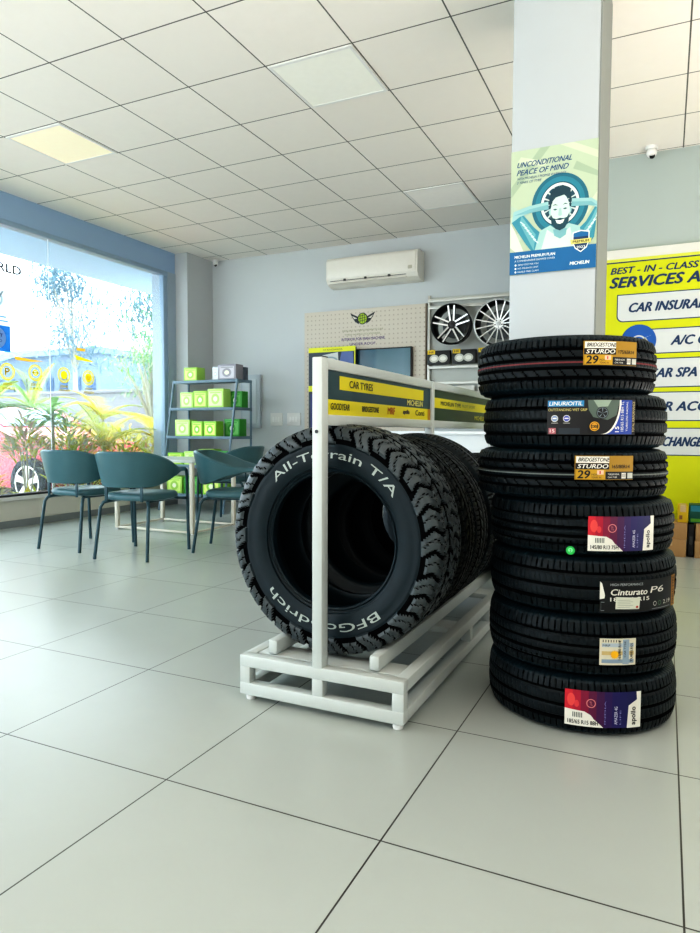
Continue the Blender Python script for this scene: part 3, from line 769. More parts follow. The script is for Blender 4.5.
def pbox(x0, x1, z, h, y, d, kind, label, group='product boxes on the ladder shelf'):
    c, l = GR[kind]; w_ = x1-x0
    t = empty('product_box', ((x0+x1)/2, y+d/2, z), 0, label, 'box', group)
    b = MB(); b.box((-w_/2, -d/2, 0), (w_/2, d/2, h), ink(c), .003)
    b.box((-w_/2+.002, -.003, h), (w_/2-.002, .003, h+.0012), mat('box_flap_seam', (.2, .3, .1), .6)); b.build('carton', t)
    a = Art(.0008)
    a.rect(-w_*.40, h*.10, w_*.40, h*.86, ink(l), 1)
    a.ell(0, h*.46, w_*.25, min(h*.28, w_*.3), ink(c), 2); a.ell(0, h*.46, w_*.13, min(h*.14, w_*.15), ink('#f4f6d8'), 3)
    a.rect(-w_*.34, h*.76, w_*.34, h*.82, ink(c), 2)
    a.build('printed_front', lambda x, yy, hh: (x, -d/2-hh, yy), t)
def row(z, items):
    for (x0, x1, h, y, d, k, lb) in items: pbox(-5.05+x0, -5.05+x1, z+.009, h, 6.6+y, d, k, lb)
row(SZ[4], [(-.335, -.135, .165, .02, .16, 'lime', 'single lime green box at the left of the top ladder shelf'), (.065, .155, .165, .06, .10, 'white', 'narrow pale box beside the grey box on the top ladder shelf'),
            (.175, .435, .185, .02, .15, 'grey', 'wide grey box on the top ladder shelf'), (.34, .45, .16, .185, .07, 'darkgrey', 'dark grey box at the back right of the top ladder shelf')])
row(SZ[3], [(-.34, -.15, .19, -.045, .15, 'pale', 'pale green box at the left of the second ladder shelf down'), (-.14, .06, .205, -.045, .15, 'lime', 'middle lime box on the second ladder shelf down'),
            (.07, .30, .225, -.045, .15, 'pale', 'tall pale green box right of the middle on the second ladder shelf down'), (.25, .45, .20, .12, .13, 'deep', 'deep green box at the back right of the second ladder shelf down')])
row(SZ[2], [(-.37, -.15, .20, -.11, .15, 'pale', 'pale green box at the left of the third ladder shelf down'), (-.12, .04, .18, -.11, .15, 'bright', 'middle bright green box on the third ladder shelf down'),
            (.06, .24, .18, -.11, .15, 'bright', 'bright green box right of the middle on the third ladder shelf down'), (.22, .44, .21, .08, .15, 'deep', 'deep green box at the back right of the third ladder shelf down')])
row(SZ[1], [(-.43, -.20, .14, -.18, .18, 'bright', 'bright green box at the left of the fourth ladder shelf down'), (-.18, .02, .16, -.18, .18, 'pale', 'second green box from the left on the fourth ladder shelf down'),
            (.04, .24, .19, -.18, .18, 'lime', 'third green box from the left on the fourth ladder shelf down'), (.26, .44, .17, -.16, .18, 'deep', 'deep green box at the right of the fourth ladder shelf down')])
row(SZ[0], [(-.43, -.20, .20, -.20, .22, 'lime', 'lime box at the left of the bottom ladder shelf'), (-.17, .06, .20, -.20, .22, 'deep', 'deep green box in the middle of the bottom ladder shelf'), (.10, .36, .21, -.20, .22, 'bright', 'bright green box at the right of the bottom ladder shelf')])

# ------------------------------------------------------------------ back wall fittings
m_acw = mat('ac_plastic', (.80, .77, .70), .35)
ac = empty('air_conditioner', (-3.17, YB, 2.70), 0, 'white split air conditioner mounted high on the back wall', 'air conditioner')
b = MB(); W2 = .58
prof = [(0, .0), (-.12, .0), (-.20, .03), (-.235, .075), (-.24, .10), (-.235, .29), (-.215, .325), (-.19, .335), (0, .335)]
vs = [(-W2, y, z) for y, z in prof]+[(W2, y, z) for y, z in prof]; n = len(prof)
b.add(vs, [list(range(n)), [n+i for i in range(n)][::-1]]+[[i, i+1, n+i+1, n+i] for i in range(n-1)]+[[n-1, 0, n, 2*n-1]], m_acw); b.build('body', ac)
b = MB(); b.box((-W2+.02, -.247, .085), (W2-.02, -.236, .30), m_acw, .006); b.build('front_panel', ac)
b = MB(); b.box((-W2+.05, -.232, .028), (W2-.14, -.15, .040), m_acw, .003, M=Matrix.Translation((0, 0, .0))); b.box((-W2+.05, -.226, .056), (W2-.14, -.20, .061), mat('ac_slot', (.05, .05, .05), .6)); b.build('louver', ac)
for x in (-.35, -.08, .22): b = MB(); b.box((x, -.236, .050), (x+.03, -.228, .075), mat('ac_slot', (.05, .05, .05), .6)); b.build('louver_clip', ac)
a = Art(.001); a.rrect(W2-.11, .11, W2-.06, .15, .01, ink('#bdb8a8'), 1); a.build('badge', lambda x, y, h: (x, -.247-h, y), ac)

# pegboard
m_peg = bpy.data.materials.new('pegboard'); m_peg.use_nodes = True
g = N(m_peg); pb = m_peg.node_tree.nodes['Principled BSDF']; pb.inputs['Roughness'].default_value = .7
geo = g.new('ShaderNodeNewGeometry'); sp_ = g.new('ShaderNodeSeparateXYZ'); g.put(sp_.inputs[0], geo.outputs['Position'])
def cen(o):
    u = g.math('MULTIPLY', o, 1/.055); f_ = g.math('FRACT', u); return g.math('MULTIPLY', g.math('SUBTRACT', f_, .5), .055)
dx, dz = cen(sp_.outputs[0]), cen(sp_.outputs[2])
dd = g.math('SQRT', g.math('ADD', g.math('MULTIPLY', dx, dx), g.math('MULTIPLY', dz, dz)))
g.put(pb.inputs['Base Color'], g.mix(g.math('LESS_THAN', dd, .009), (.66, .61, .53, 1), (.50, .44, .37, 1)))
b = MB(); b.box((-4.145, YB-.06, .25), (-2.55, YB-.003, 2.44), m_peg); b.box((-2.55, YB-.062, .25), (-2.535, YB-.003, 2.44), mat('peg_edge', (.25, .2, .15), .6))
pg = b.build('pegboard'); tag(pg, 'cream perforated pegboard with a winged emblem on the back wall', 'pegboard')
a = Art(.001); L0 = (-3.37, 0)
cx, cy = -3.345, 2.31
for s in (-1, 1):
    a.poly([(cx+s*.05, cy+.03), (cx+s*.165, cy+.085), (cx+s*.13, cy+.02), (cx+s*.10, cy-.02), (cx+s*.05, cy-.055)], ink('#2d3236'), 1)
    a.poly([(cx+s*.07, cy+.015), (cx+s*.14, cy+.05), (cx+s*.11, cy+.01)], ink('#d8d4c8'), 2)
a.ell(cx, cy+.01, .066, .070, ink('#2d3236'), 3); a.ell(cx, cy+.01, .056, .060, ink('#a8c42a'), 4)
for k in range(-1, 2):
    a.poly([(cx-.05, cy+.005+k*.03), (cx+.05, cy+.022+k*.03), (cx+.05, cy+.028+k*.03), (cx-.05, cy+.011+k*.03)], ink('#2d3236'), 5)
    a.poly([(cx-.004+k*.03, cy-.04), (cx+.002+k*.03, cy-.04), (cx+.002+k*.03, cy+.06), (cx-.004+k*.03, cy+.06)], ink('#2d3236'), 5)
a.text('DEALERS IN PERFORMANCE CAR', cx-.27, 2.175, .54, .020, ink('#8a8a60'), 1); a.text('TYRES WHEELS ACCESSORIES', cx-.24, 2.128, .47, .018, ink('#8a8a60'), 1)
a.text('INTERIOR FOR MAN MACHINE', cx-.28, 2.065, .57, .032, ink('#5a3f7a'), 1, .02); a.text('UNDER ROOF', cx-.17, 2.005, .34, .030, ink('#5a3f7a'), 1, .02)
a.build('emblem', front(0, 0, YB-.06), pg)
# framed poster stand before the pegboard
ps = empty('poster_board', (-3.70, 7.33, 0), 0, 'tall printed board with yellow bands standing left of the television', 'poster')
b = MB(); b.box((-.325, 0, .9), (.315, .03, 1.975), ink('#3c4a56'), .003); b.build('board', ps)
a = Art(.001); a.rect(-.32, .905, .31, 1.97, ink('#33414e'), 1)
a.rect(-.325, 1.925, .315, 1.985, ink('#dfe02a'), 2); a.text('STANDARDS', -.12, 1.943, .26, .02, ink('#6b6a20'), 3)
a.poly([(-.20, 1.56), (-.20, 1.88), (.08, 1.92), (.10, 1.56)], ink('#c9cdca'), 2); a.ell(-.03, 1.82, .11, .05, ink('#8fa0a6'), 3); a.ell(-.03, 1.82, .08, .03, ink('#c9cdca'), 4)
a.poly([(.05, 1.60), (.13, 1.92), (.28, 1.92), (.30, 1.60)], ink('#5a6ea0'), 3); a.poly([(-.02, 1.70), (.12, 1.78), (.15, 1.72), (.02, 1.62)], ink('#c9a088'), 5)
a.rect(-.325, 1.45, .315, 1.52, ink('#dfe02a'), 2); a.rect(-.30, 1.0, .30, 1.42, ink('#2c3a70'), 2)
a.rect(.30, .905, .315, 1.97, ink('#dfe02a'), 6)
a.build('printed_sheet', lambda x, y, h: (x, -h, y), ps)
for s in (-.25, .25):
    b = MB(); b.tube([(s, .015, 0), (s, .015, .9)], .012, m_shf, 8); b.build('leg', ps)
# television
tv = empty('television', (-3.05, 7.44, 1.55), 0, 'black flat television on the pegboard', 'television')
b = MB(); b.box((-.36, -.05, 0), (.355, 0, .40), mat('tv_plastic', (.012, .014, .016), .3), .006); b.build('bezel', tv)
m_scr = bpy.data.materials.new('tv_screen'); m_scr.use_nodes = True; gs = N(m_scr); pbs = m_scr.node_tree.nodes['Principled BSDF']; pbs.inputs['Roughness'].default_value = .15
tcs = gs.new('ShaderNodeTexCoord'); sps = gs.new('ShaderNodeSeparateXYZ'); gs.put(sps.inputs[0], tcs.outputs['Object'])
rp = gs.new('ShaderNodeValToRGB'); gs.put(rp.inputs[0], gs.math('ADD', gs.math('MULTIPLY', sps.outputs[0], 1.4), .5)); cr = rp.color_ramp
cr.elements[0].color = (.025, .075, .11, 1); cr.elements[1].color = (.08, .16, .19, 1); e = cr.elements.new(.33); e.color = (.03, .10, .14, 1); e = cr.elements.new(.4); e.color = (.07, .15, .18, 1); e = cr.elements.new(.85); e.color = (.11, .20, .24, 1)
gs.put(pbs.inputs['Base Color'], rp.outputs[0])
b = MB(); b.box((-.345, -.054, .02), (.34, -.0505, .385), m_scr); b.build('screen', tv)
# meter panel and switch plates
b = MB(); b.box((-5.12, YB-.05, 1.0), (-4.82, YB, 1.70), mat('panel_box_grey', (.52, .58, .62), .4), .004); b.box((-5.09, YB-.055, 1.06), (-4.87, YB-.048, 1.64), mat('panel_door_grey', (.60, .66, .69), .4), .003)
tag(b.build('electrical_panel'), 'flat grey electrical panel box on the back wall behind the ladder shelf', 'electrical panel')
for k, (xa, xb) in enumerate(((-4.68, -4.50), (-4.43, -4.23))):
    t = empty('switch_plate', ((xa+xb)/2, YB, 1.03), 0, ('white switch plate on the back wall nearer the ladder shelf', 'white switch plate on the back wall nearer the rack post')[k], 'switch plate', 'switch plates on the back wall')
    hw_ = (xb-xa)/2; b = MB(); b.box((-hw_, -.014, 0), (hw_, 0, .165), mat('switch_white', (.72, .72, .70), .35), .004); b.build('plate', t)
    for q in range(3): b = MB(); x = -hw_*.62+q*hw_*.42; b.box((x, -.018, .05), (x+hw_*.3, -.014, .115), mat('switch_key', (.80, .80, .78), .3), .001); b.build('key', t)
# white counter behind the rack
ct = empty('reception_counter', (-1.75, 6.55, 0), 0, 'white counter front seen between the rack sign and the tyre stack', 'counter')
b = MB(); b.box((-.78, -.25, .06), (.62, .25, .93), mat('counter_white', (.80, .84, .86), .4), .004); b.box((-.74, -.22, 0), (.58, .22, .06), m_skirt); b.build('cabinet', ct)
b = MB(); b.box((-.80, -.28, .93), (.64, .26, .965), mat('counter_top', (.84, .87, .88), .3), .005); b.build('worktop', ct)

# ------------------------------------------------------------------ alloy wheel display
m_al = mat('display_frame_metal', (.62, .61, .56), .35, metal=.2)
df = empty('wheel_display_frame', (-2.0, 7.42, 0), 0, 'pale metal display frame on the back wall beside the pegboard', 'display rack')
for x in (-.50, .55): b = MB(); b.box((x-.015, 0, 1.0), (x+.015, .03, 2.52), m_al, .002); b.build('upright', df)
for z in (2.46, 2.38, 1.52, 1.70): b = MB(); b.box((-.50, -.012, z-.02), (.70, 0, z+.015), m_al, .002); b.build('rail', df)
b = MB(); b.box((-.50, .04, 1.2), (.72, .075, 2.5), mat('display_back', (.55, .57, .54), .7)); b.build('back_board', df)
m_bk = mat('wheel_black', (.012, .013, .015), .3); m_sil = mat('wheel_machined', (.80, .80, .78), .28, metal=.35)
def alloy(x, z, R, ns, kind, label):
    t = empty('alloy_wheel', (x, 7.395, z), 0, label, 'alloy wheel', 'alloy wheels on the display frame')
    M = Euler((pi/2, 0, 0)).to_matrix().to_4x4()     # local z -> -Y
    b = MB(); b.lathe([(R*.90, -.0), (R*.86, -.01), (R*.84, .05), (R*.90, .13), (R*.985, .15), (R, .155), (R*.985, .162), (R*.93, .150), (R*.90, .13), (R*.89, .02)], m_bk, 64, M=M)
    b.build('barrel', t)
    b = MB(); b.lathe([(R*.985, .163), (R*1.0, .160), (R*.93 if kind else R*.96, .152)], m_sil if kind else m_bk, 64, M=M)
    if kind: b.lathe([(R*.99, .160), (R*.955, .164), (R*.93, .156)], m_sil, 64, M=M)
    b.build('rim_lip', t)
    b = MB(); b.lathe([(0, .115), (R*.20, .115), (R*.22, .09), (R*.22, .03)], m_bk if not kind else m_sil, 32, M=M); b.build('hub', t)
    b = MB(); b.lathe([(0, .124), (R*.085, .122), (R*.10, .114)], mat('cap_silver' if kind else 'cap_black', (.7, .7, .7) if kind else (.02, .02, .02), .3), 24, M=M); b.build('centre_cap', t)
    b = MB(); b.lathe([(0, .0), (R*.60, .0), (R*.60, .01), (0, .012)], mat('disc_grey', (.13, .15, .16), .5), 40, M=M); b.build('inner_disc', t)
    for k in range(5):
        a_ = 2*pi*(k+.5)/5+pi/2; b = MB(); b.lathe([(0, .119), (R*.022, .119), (R*.03, .112)], m_bk, 10, M=M @ Matrix.Translation((R*.15*cos(a_), R*.15*sin(a_), 0))); b.build('bolt', t)
    for k in range(ns):
        a_ = 2*pi*k/ns+pi/2+(.0 if not kind else .1); ca, sa = cos(a_), sin(a_); b = MB()
        def spoke(w0, w1, off0, off1, m, z0, z1, th, r0=.14, r1=.95):
            pts = []
            for (r, w_, o_, z_) in ((R*r0, w0, off0, z0), (R*r1, w1, off1, z1)):
                for s in (-1, 1): y = o_+s*w_/2; pts.append((r*ca-y*sa, r*sa+y*ca, z_))
            p = [pts[0], pts[1], pts[3], pts[2]]; q = [(v[0], v[1], v[2]-th) for v in p]
            b.add(p+q, [[0, 1, 2, 3], [7, 6, 5, 4]]+[[i, 4+i, 4+(i+1) % 4, (i+1) % 4] for i in range(4)], m, False, M)
        if kind:
            spoke(.014, .012, 0, 0, m_sil, .110, .150, .02)
            if k % 2: pass
        else:
            for s in (-1, 1):
                spoke(.028, .022, s*.016, s*.034, m_bk, .108, .146, .03)
                spoke(.021, .016, s*.018, s*.037, m_sil, .112, .151, .004)
        b.build('spoke', t)
alloy(-2.185, 2.150, .228, 5, 0, 'black alloy wheel with five silver-edged double spokes on the wall display')
alloy(-1.665, 2.130, .262, 15, 1, 'silver multi-spoke alloy wheel on the wall display, partly behind the pillar')
# row of dark bulb packs
for k in range(4):
    t = empty('bulb_pack', (-2.36+k*.295, 7.36, 1.725), 0, ['dark bulb pack nearest the pegboard under the alloy wheels', 'second dark bulb pack from the pegboard under the alloy wheels', 'third dark bulb pack from the pegboard under the alloy wheels', 'fourth dark bulb pack, behind the top of the tyre stack'][k], 'bulb pack', 'dark bulb packs on the display rail')
    b = MB(); b.box((-.135, 0, 0), (.135, .045, .155), ink('#2a2c2c'), .003); b.build('carton', t)
    a = Art(.001)
    for s in (-1, 1): a.ell(s*.052, .065, .055, .045, ink('#c9c9be'), 1); a.ell(s*.052, .065, .035, .025, ink('#ecebe2'), 2)
    a.rect(-.13, .115, -.04, .165, ink('#e0c020'), 3); a.text('H4', -.11, .125, .05, .03, m_lblack, 4)
    a.build('printed_front', lambda x, y, h: (x, -h, y), t)
for k, (x, c1, c2) in enumerate(((-2.30, '#c9c7bf', '#c0a890'), (-2.06, '#d5d3cc', '#c8c6c0'), (-1.80, '#3c7fa8', '#c9c0a8'))):
    t = empty('brochure', (x, 7.395, 1.24), 0, ['pale brochure nearest the pegboard below the bulb packs', 'plain pale brochure in the middle below the bulb packs', 'brochure with a blue picture below the bulb packs'][k], 'brochure', 'brochures on the wall display')
    b = MB(); b.box((-.11, 0, 0), (.11, .006, .24), ink('#d9d7cf')); b.build('sheet', t)
    a = Art(.001); a.rect(-.09, .10, .09, .225, ink(c1), 1); a.poly([(-.06, .02), (.09, .02), (.09, .14), (.0, .10)], ink(c2), 2); a.rect(-.09, .03, -.02, .04, ink('#8a8a8a'), 3)
    a.build('printed_face', lambda xx, y, h: (xx, -h, y), t)

# ------------------------------------------------------------------ poster on the pillar
po = empty('wall_poster', ((PX0+PX1)/2-.002, PY0, 1.735), 0, 'teal and blue printed poster of a resting man and a tyre, on the pillar', 'poster')
PW, PH = .405, .60
b = MB(); b.box((-PW/2, -.003, 0), (PW/2, 0, PH), ink('#cfd8c0')); b.build('sheet', po)
a = Art(.0005)
def C_(x, y):   # poster sketch grid (0..520 across, 0..708 up from the lower edge)
    return (-PW/2+x/525*PW, y/706*PH)
def pl(pts, c, L): a.poly([C_(min(525, max(0, p[0])), p[1]) for p in pts], ink(c), L)
def el(x, y, rx, ry, c, L, **k): cx_, cy_ = C_(x, y); a.ell(cx_, cy_, rx/525*PW, ry/706*PH, ink(c), L, **k)
pl([(0, 0), (525, 0), (525, 706), (0, 706)], '#b9c8ae', 1)
for k, (p, c) in enumerate((([(0, 500), (180, 706), (240, 706), (0, 440)], '#a6b9a0'), ([(300, 706), (525, 600), (525, 640), (380, 706)], '#c9d3ba'), ([(0, 400), (140, 330), (110, 300), (0, 350)], '#b5c8b4'), ([(0, 150), (110, 230), (120, 260), (0, 220)], '#c0cfbb'), ([(380, 560), (525, 500), (525, 530), (400, 600)], '#a6b9a0'), ([(430, 300), (525, 420), (525, 370), (450, 280)], '#c9d3ba'), ([(40, 640), (200, 600), (230, 620), (60, 670)], '#c9d3ba'), ([(0, 300), (90, 350), (100, 370), (0, 330)], '#c9d3ba'))): pl(p, c, 2+.1*k)
el(305, 375, 172, 172, '#1f6e82', 3, n=48); el(305, 375, 150, 152, '#2c8598', 4, n=48); el(305, 375, 122, 124, '#15566c', 5, n=48); el(305, 375, 116, 118, '#e0e8e0', 6, n=48); el(305, 375, 100, 102, '#1d4f60', 7, n=48)
for k in range(16):
    t_ = 2*pi*k/16; x, y = 305, 375
    pl([(x+20*cos(t_), y+20*sin(t_)), (x+100*cos(t_-.05), y+100*sin(t_-.05)), (x+100*cos(t_+.05), y+100*sin(t_+.05))], '#c6d2cf', 8)
# shirt, arms
pl([(95, 10+100), (30, 250), (0, 300), (0, 160), (60, 110)], '#d9e2d0', 8)
pl([(150, 110), (170, 230), (250, 262), (300, 225), (360, 262), (440, 235), (470, 110)], '#a9cdc8', 9)
pl([(190, 110), (230, 240), (300, 190), (370, 240), (400, 110)], '#cfe0d6', 10)
for s in (0, 1):
    f_ = (lambda x: x) if s == 0 else (lambda x: 612-x)
    pl([(f_(150), 110), (f_(100), 170), (f_(10), 300), (f_(30), 345), (f_(70), 352), (f_(150), 260), (f_(185), 230)], '#3f93a5', 11)
    pl([(f_(150), 130), (f_(60), 290), (f_(70), 335), (f_(120), 270), (f_(160), 220)], '#6fb0b8', 12)
    for k in range(7): pl([(f_(60+14*k), 300-18*k), (f_(66+14*k), 304-18*k), (f_(96+14*k), 280-18*k), (f_(90+14*k), 276-18*k)], '#cfe4e2', 13)
    pl([(f_(8), 300), (f_(20), 362), (f_(120), 385), (f_(235), 396), (f_(238), 352), (f_(130), 345), (f_(60), 330)], '#9cc6c6', 14)
    pl([(f_(20), 340), (f_(120), 366), (f_(236), 378), (f_(236), 352), (f_(130), 345)], '#7fb3b8', 15)
# head, hair, face
pl([(268, 235), (350, 235), (345, 200), (310, 180), (275, 200)], '#7fb3b8', 15)
el(308, 330, 58, 100, '#c9dfd6', 16, n=36)
pl([(246, 350), (240, 420), (262, 462), (320, 478), (366, 455), (374, 400), (370, 350), (360, 400), (330, 422), (280, 412), (258, 390)], '#12414f', 17)
pl([(252, 320), (256, 270), (280, 238), (308, 226), (338, 238), (360, 275), (364, 320), (350, 296), (330, 292), (308, 296), (286, 292), (266, 298)], '#1a4a58', 17)
for s in (-1, 1):
    pl([(308+s*14, 366), (308+s*30, 376), (308+s*46, 368), (308+s*30, 370)], '#12414f', 18); pl([(308+s*16, 345), (308+s*30, 350), (308+s*44, 346), (308+s*30, 340)], '#2b5d69', 18)
    el(308+s*60, 335, 8, 18, '#9cc6c6', 15)
pl([(302, 350), (314, 350), (320, 312), (308, 306), (296, 312)], '#a9cac4', 18)
pl([(280, 288), (308, 282), (336, 288), (326, 268), (308, 262), (290, 268)], '#f2f4ec', 18)
pl([(292, 256), (324, 256), (308, 250)], '#12414f', 19)
# copy
mB = ink('#1c4f80'); mW = ink('#e9efe9')
x0_, y0_ = C_(35, 610); a.text('UNCONDITIONAL', x0_, y0_, 335/525*PW, 30/706*PH, mB, 5, .015, .35)
x0_, y0_ = C_(35, 566); a.text('PEACE OF MIND', x0_, y0_, 312/525*PW, 30/706*PH, mB, 5, .015, .35)
x0_, y0_ = C_(38, 540); a.text('WITH MICHELIN 3 PROMISE WARRANTY', x0_, y0_, 300/525*PW, 14/706*PH, mB, 5, .0, .2)
x0_, y0_ = C_(38, 518); a.text('3 YEARS OF TYRE', x0_, y0_, 150/525*PW, 14/706*PH, mB, 5, .0, .2)
pl([(0, 0), (525, 0), (525, 130), (0, 130)], '#0f6a9e', 20)
x0_, y0_ = C_(32, 92); a.text('MICHELIN PREMIUM PLAN', x0_, y0_, 250/525*PW, 16/706*PH, mW, 21, .03)
x0_, y0_ = C_(32, 72); a.text('A COMPREHENSIVE DAMAGE COVER', x0_, y0_, 250/525*PW, 10/706*PH, mW, 21)
for k, t_ in enumerate(('ZERO COST FOR YOU', 'NO MILEAGE LIMIT', 'HASSLE FREE CLAIM')):
    x0_, y0_ = C_(52, 50-20*k); a.text(t_, x0_, y0_, 130/525*PW, 9/706*PH, mW, 21); el(38, 54-20*k, 6, 6, '#e9efe9', 21, n=12)
pl([(385, 205), (435, 215), (485, 205), (485, 150), (470, 115), (435, 92), (400, 115), (385, 150)], '#e9efe9', 22); pl([(391, 199), (435, 208), (479, 199), (479, 150), (466, 120), (435, 99), (404, 120), (391, 150)], '#1c3f66', 23)
pl([(391, 199), (435, 208), (479, 199), (479, 178), (391, 178)], '#0f6a9e', 24); pl([(372, 165), (498, 165), (492, 140), (378, 140)], '#d8d27a', 24)
x0_, y0_ = C_(388, 146); a.text('PREMIUM', x0_, y0_, 94/525*PW, 13/706*PH, m_lblack, 25, .02)
x0_, y0_ = C_(410, 114); a.text('2023', x0_, y0_, 50/525*PW, 14/706*PH, mW, 25, .02)
x0_, y0_ = C_(372, 26); a.text('MICHELIN', x0_, y0_, 112/525*PW, 18/706*PH, mW, 21, .04, .15)
a.eps = .00022
a.build('printed_face', lambda x, y, h: (x, -.0032-h, y), po)

# ------------------------------------------------------------------ services board
sb = MB(); m_sy = ink('#cfd400'); m_sblue = ink('#153a63'); m_sw = ink('#d2d6d4')
sb.box((-.52, 6.075, .20), (1.45, 6.098, 2.475), m_sy); o = sb.build('services_board')
tag(o, 'tall yellow services board with white bars on the wall right of the pillar', 'sign')
a = Art(.0008)
a.poly([(-.52, 2.345+.03), (1.45, 2.345+.03), (1.45, 2.475), (-.52, 2.475)], ink('#dcdcd4'), 1)
a.rect(-.52, 2.365, 1.45, 2.375, m_sblue, 2)
a.rect(-.52, 2.376, 1.45, 2.40, ink('#d8dc50'), 2)
a.text('BEST - IN - CLASS CAR', -.452, 2.277, .84, .052, m_sblue, 2, .035, .3)
a.text('SERVICES AT', -.458, 2.163, .75, .085, m_sblue, 2, .045, .3)
rows = [(2.098, 1.884, 'CAR INSURANCE', -.311, .69, -.39), (1.802, 1.612, 'A/C CARE', .018, .42, -.15), (1.560, 1.335, 'CAR SPA', -.150, .36, -.28), (1.285, 1.060, 'CAR ACCESSORIES', -.165, .88, -.28), (.990, .778, 'OIL CHANGE', -.155, .405, -.28)]
for (zt, zb_, t_, tx, tw_, xl) in rows:
    a.rrect(xl-.008, zb_-.008, 1.408, zt+.008, .05, m_sblue, 2, (0, 0, 1, 0)); a.rrect(xl, zb_, 1.40, zt, .045, m_sw, 3, (0, 0, 1, 0))
    a.text(t_, tx, (zt+zb_)/2-.036, tw_, .074, m_sblue, 4, .042, .3)
a.ell(-.225, 1.715, .135, .135, ink('#1d5fae'), 5, n=40); a.poly([(-.26, 1.70), (-.12, 1.765), (-.17, 1.74), (-.13, 1.68)], m_sw, 6); a.ring(-.225, 1.70, .05, .062, m_sw, 6)
a.rect(-.52, .20, 1.45, .30, ink('#c6ca10'), 1)
a.build('printed_face', front(0, 0, 6.075), o)

# cartons beneath the board
m_card = mat('cardboard', (.44, .27, .12), .75, noise=.12, nscale=12); m_tape = mat('parcel_tape', (.60, .44, .24), .35)
def carton(x0, x1, y0, y1, z0, z1, label, m=None, extra=None):
    t = empty('cardboard_box', ((x0+x1)/2, (y0+y1)/2, z0), 0, label, 'box', 'cartons under the services board')
    dx_, dy_, dz_ = (x1-x0)/2, (y1-y0)/2, z1-z0; b = MB(); b.box((-dx_, -dy_, 0), (dx_, dy_, dz_), m or m_card, .003); b.build('carton', t)
    b = MB(); b.box((-.02, -dy_-.001, dz_*.62), (.02, dy_+.001, dz_+.001), m_tape); b.box((-dx_*.7, -dy_-.0015, dz_*.18), (-dx_*.1, -dy_-.0005, dz_*.42), ink('#8a6238')); b.build('tape', t)
carton(-.07, .163, 5.72, 5.98, 0, .135, 'brown carton on the floor, lower of the pair beside the tyre stack')
carton(-.06, .168, 5.73, 5.98, .136, .262, 'brown carton on another carton, upper of the pair beside the tyre stack')
carton(.222, .47, 5.72, 5.98, 0, .132, 'lower brown carton at the right edge under the services board')
carton(.226, .48, 5.72, 5.98, .133, .262, 'upper brown carton at the right edge under the services board')
carton(.10, .172, 5.76, 5.94, .263, .395, 'small yellow carton standing on top of the brown pair', ink('#d0b020'))
bt = empty('battery_box', (.31, 5.85, .263), 0, 'green and blue battery carton lying on the right-hand cartons', 'box')
b = MB(); b.box((-.13, -.09, 0), (.16, .09, .14), ink('#1f5a4a'), .004); b.build('carton', bt)
a = Art(.001); a.rect(-.12, .09, .15, .135, ink('#2f7f8c'), 1); a.rect(-.03, .04, .15, .12, ink('#b8d0d8'), 2); a.rect(-.12, .01, .15, .035, ink('#5a9a2a'), 2); a.text('BATTERY', -.01, .06, .14, .03, m_sblue, 3, .02); a.build('printed_front', lambda x, y, h: (x, -.09-h, y), bt)
b = MB(); b.box((.174, 5.74, 0), (.218, 5.95, .255), mat('black_case', (.01, .01, .012), .5), .008); b.box((.184, 5.735, .10), (.208, 5.742, .16), mat('case_latch', (.05, .05, .05), .3), .002)
tag(b.build('tool_case'), 'slim black case standing between the brown cartons', 'case')
# ------------------------------------------------------------------ outside the window
GX = -6.05
m_gr = mat('forecourt_concrete', (.42, .43, .42), .9, noise=.1, nscale=2)
b = MB(); b.box((-60, -20, -.25), (GX, 60, -.06), m_gr); structure(b.build('ground'))
m_soil = mat('planter_soil', (.16, .15, .08), .9, noise=.3, nscale=10)
b = MB(); b.box((-10.9, 2.5, -.06), (-6.2, 10.4, .0), m_soil, .0); structure(b.build('planting_bed'))
m_can = mat('canopy_haze_glow', (.30, .46, .62), .7, noise=.03, emit=(.35, .55, .8), estr=.25)  # slab's own glow and pale blue stand in for bright haze
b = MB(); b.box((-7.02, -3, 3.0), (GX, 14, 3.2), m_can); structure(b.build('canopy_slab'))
m_bw = mat('boundary_wall_grey', (.20, .20, .22), .85, noise=.08, nscale=2)
b = MB(); b.box((-40, 10.6, -.06), (-6.3, 10.8, 1.75), m_bw); b.box((-40, 10.57, 1.75), (-6.3, 10.83, 1.82), m_bw, .01)
tag(b.build('boundary_wall'), 'plain grey boundary wall behind the plants outside the window', 'wall')
# buildings beyond
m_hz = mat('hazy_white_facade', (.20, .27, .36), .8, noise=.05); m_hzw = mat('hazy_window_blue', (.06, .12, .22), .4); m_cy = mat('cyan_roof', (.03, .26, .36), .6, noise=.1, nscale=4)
def building(x0, x1, y, d, h, label, col, wins, cols=None):
    t = empty('building', ((x0+x1)/2, y+d/2, -.06), 0, label, 'building'); hw_ = (x1-x0)/2
    b = MB(); b.box((-hw_, -d/2, 0), (hw_, d/2, h), col); b.build('walls', t)
    nx, nz = wins
    for i in range(nx):
        for j in range(nz):
            x = -hw_+(i+.5)*2*hw_/nx; z = (j+.5)*h/nz; b = MB(); b.box((x-hw_/nx*.5, -d/2-.05, z-h/nz*.32), (x+hw_/nx*.5, -d/2+.02, z+h/nz*.28), m_hzw); b.build('window', t)
    b = MB(); b.box((-hw_-.2, -d/2-.2, h), (hw_+.2, d/2+.2, h+.25), col); b.build('parapet', t)
    return t
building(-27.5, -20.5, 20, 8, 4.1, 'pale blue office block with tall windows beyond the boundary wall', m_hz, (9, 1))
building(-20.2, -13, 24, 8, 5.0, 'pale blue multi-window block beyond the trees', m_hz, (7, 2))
sd = empty('awning', (-25.2, 17.0, 0), 0, 'cyan sloped awning roof beyond the boundary wall', 'awning')
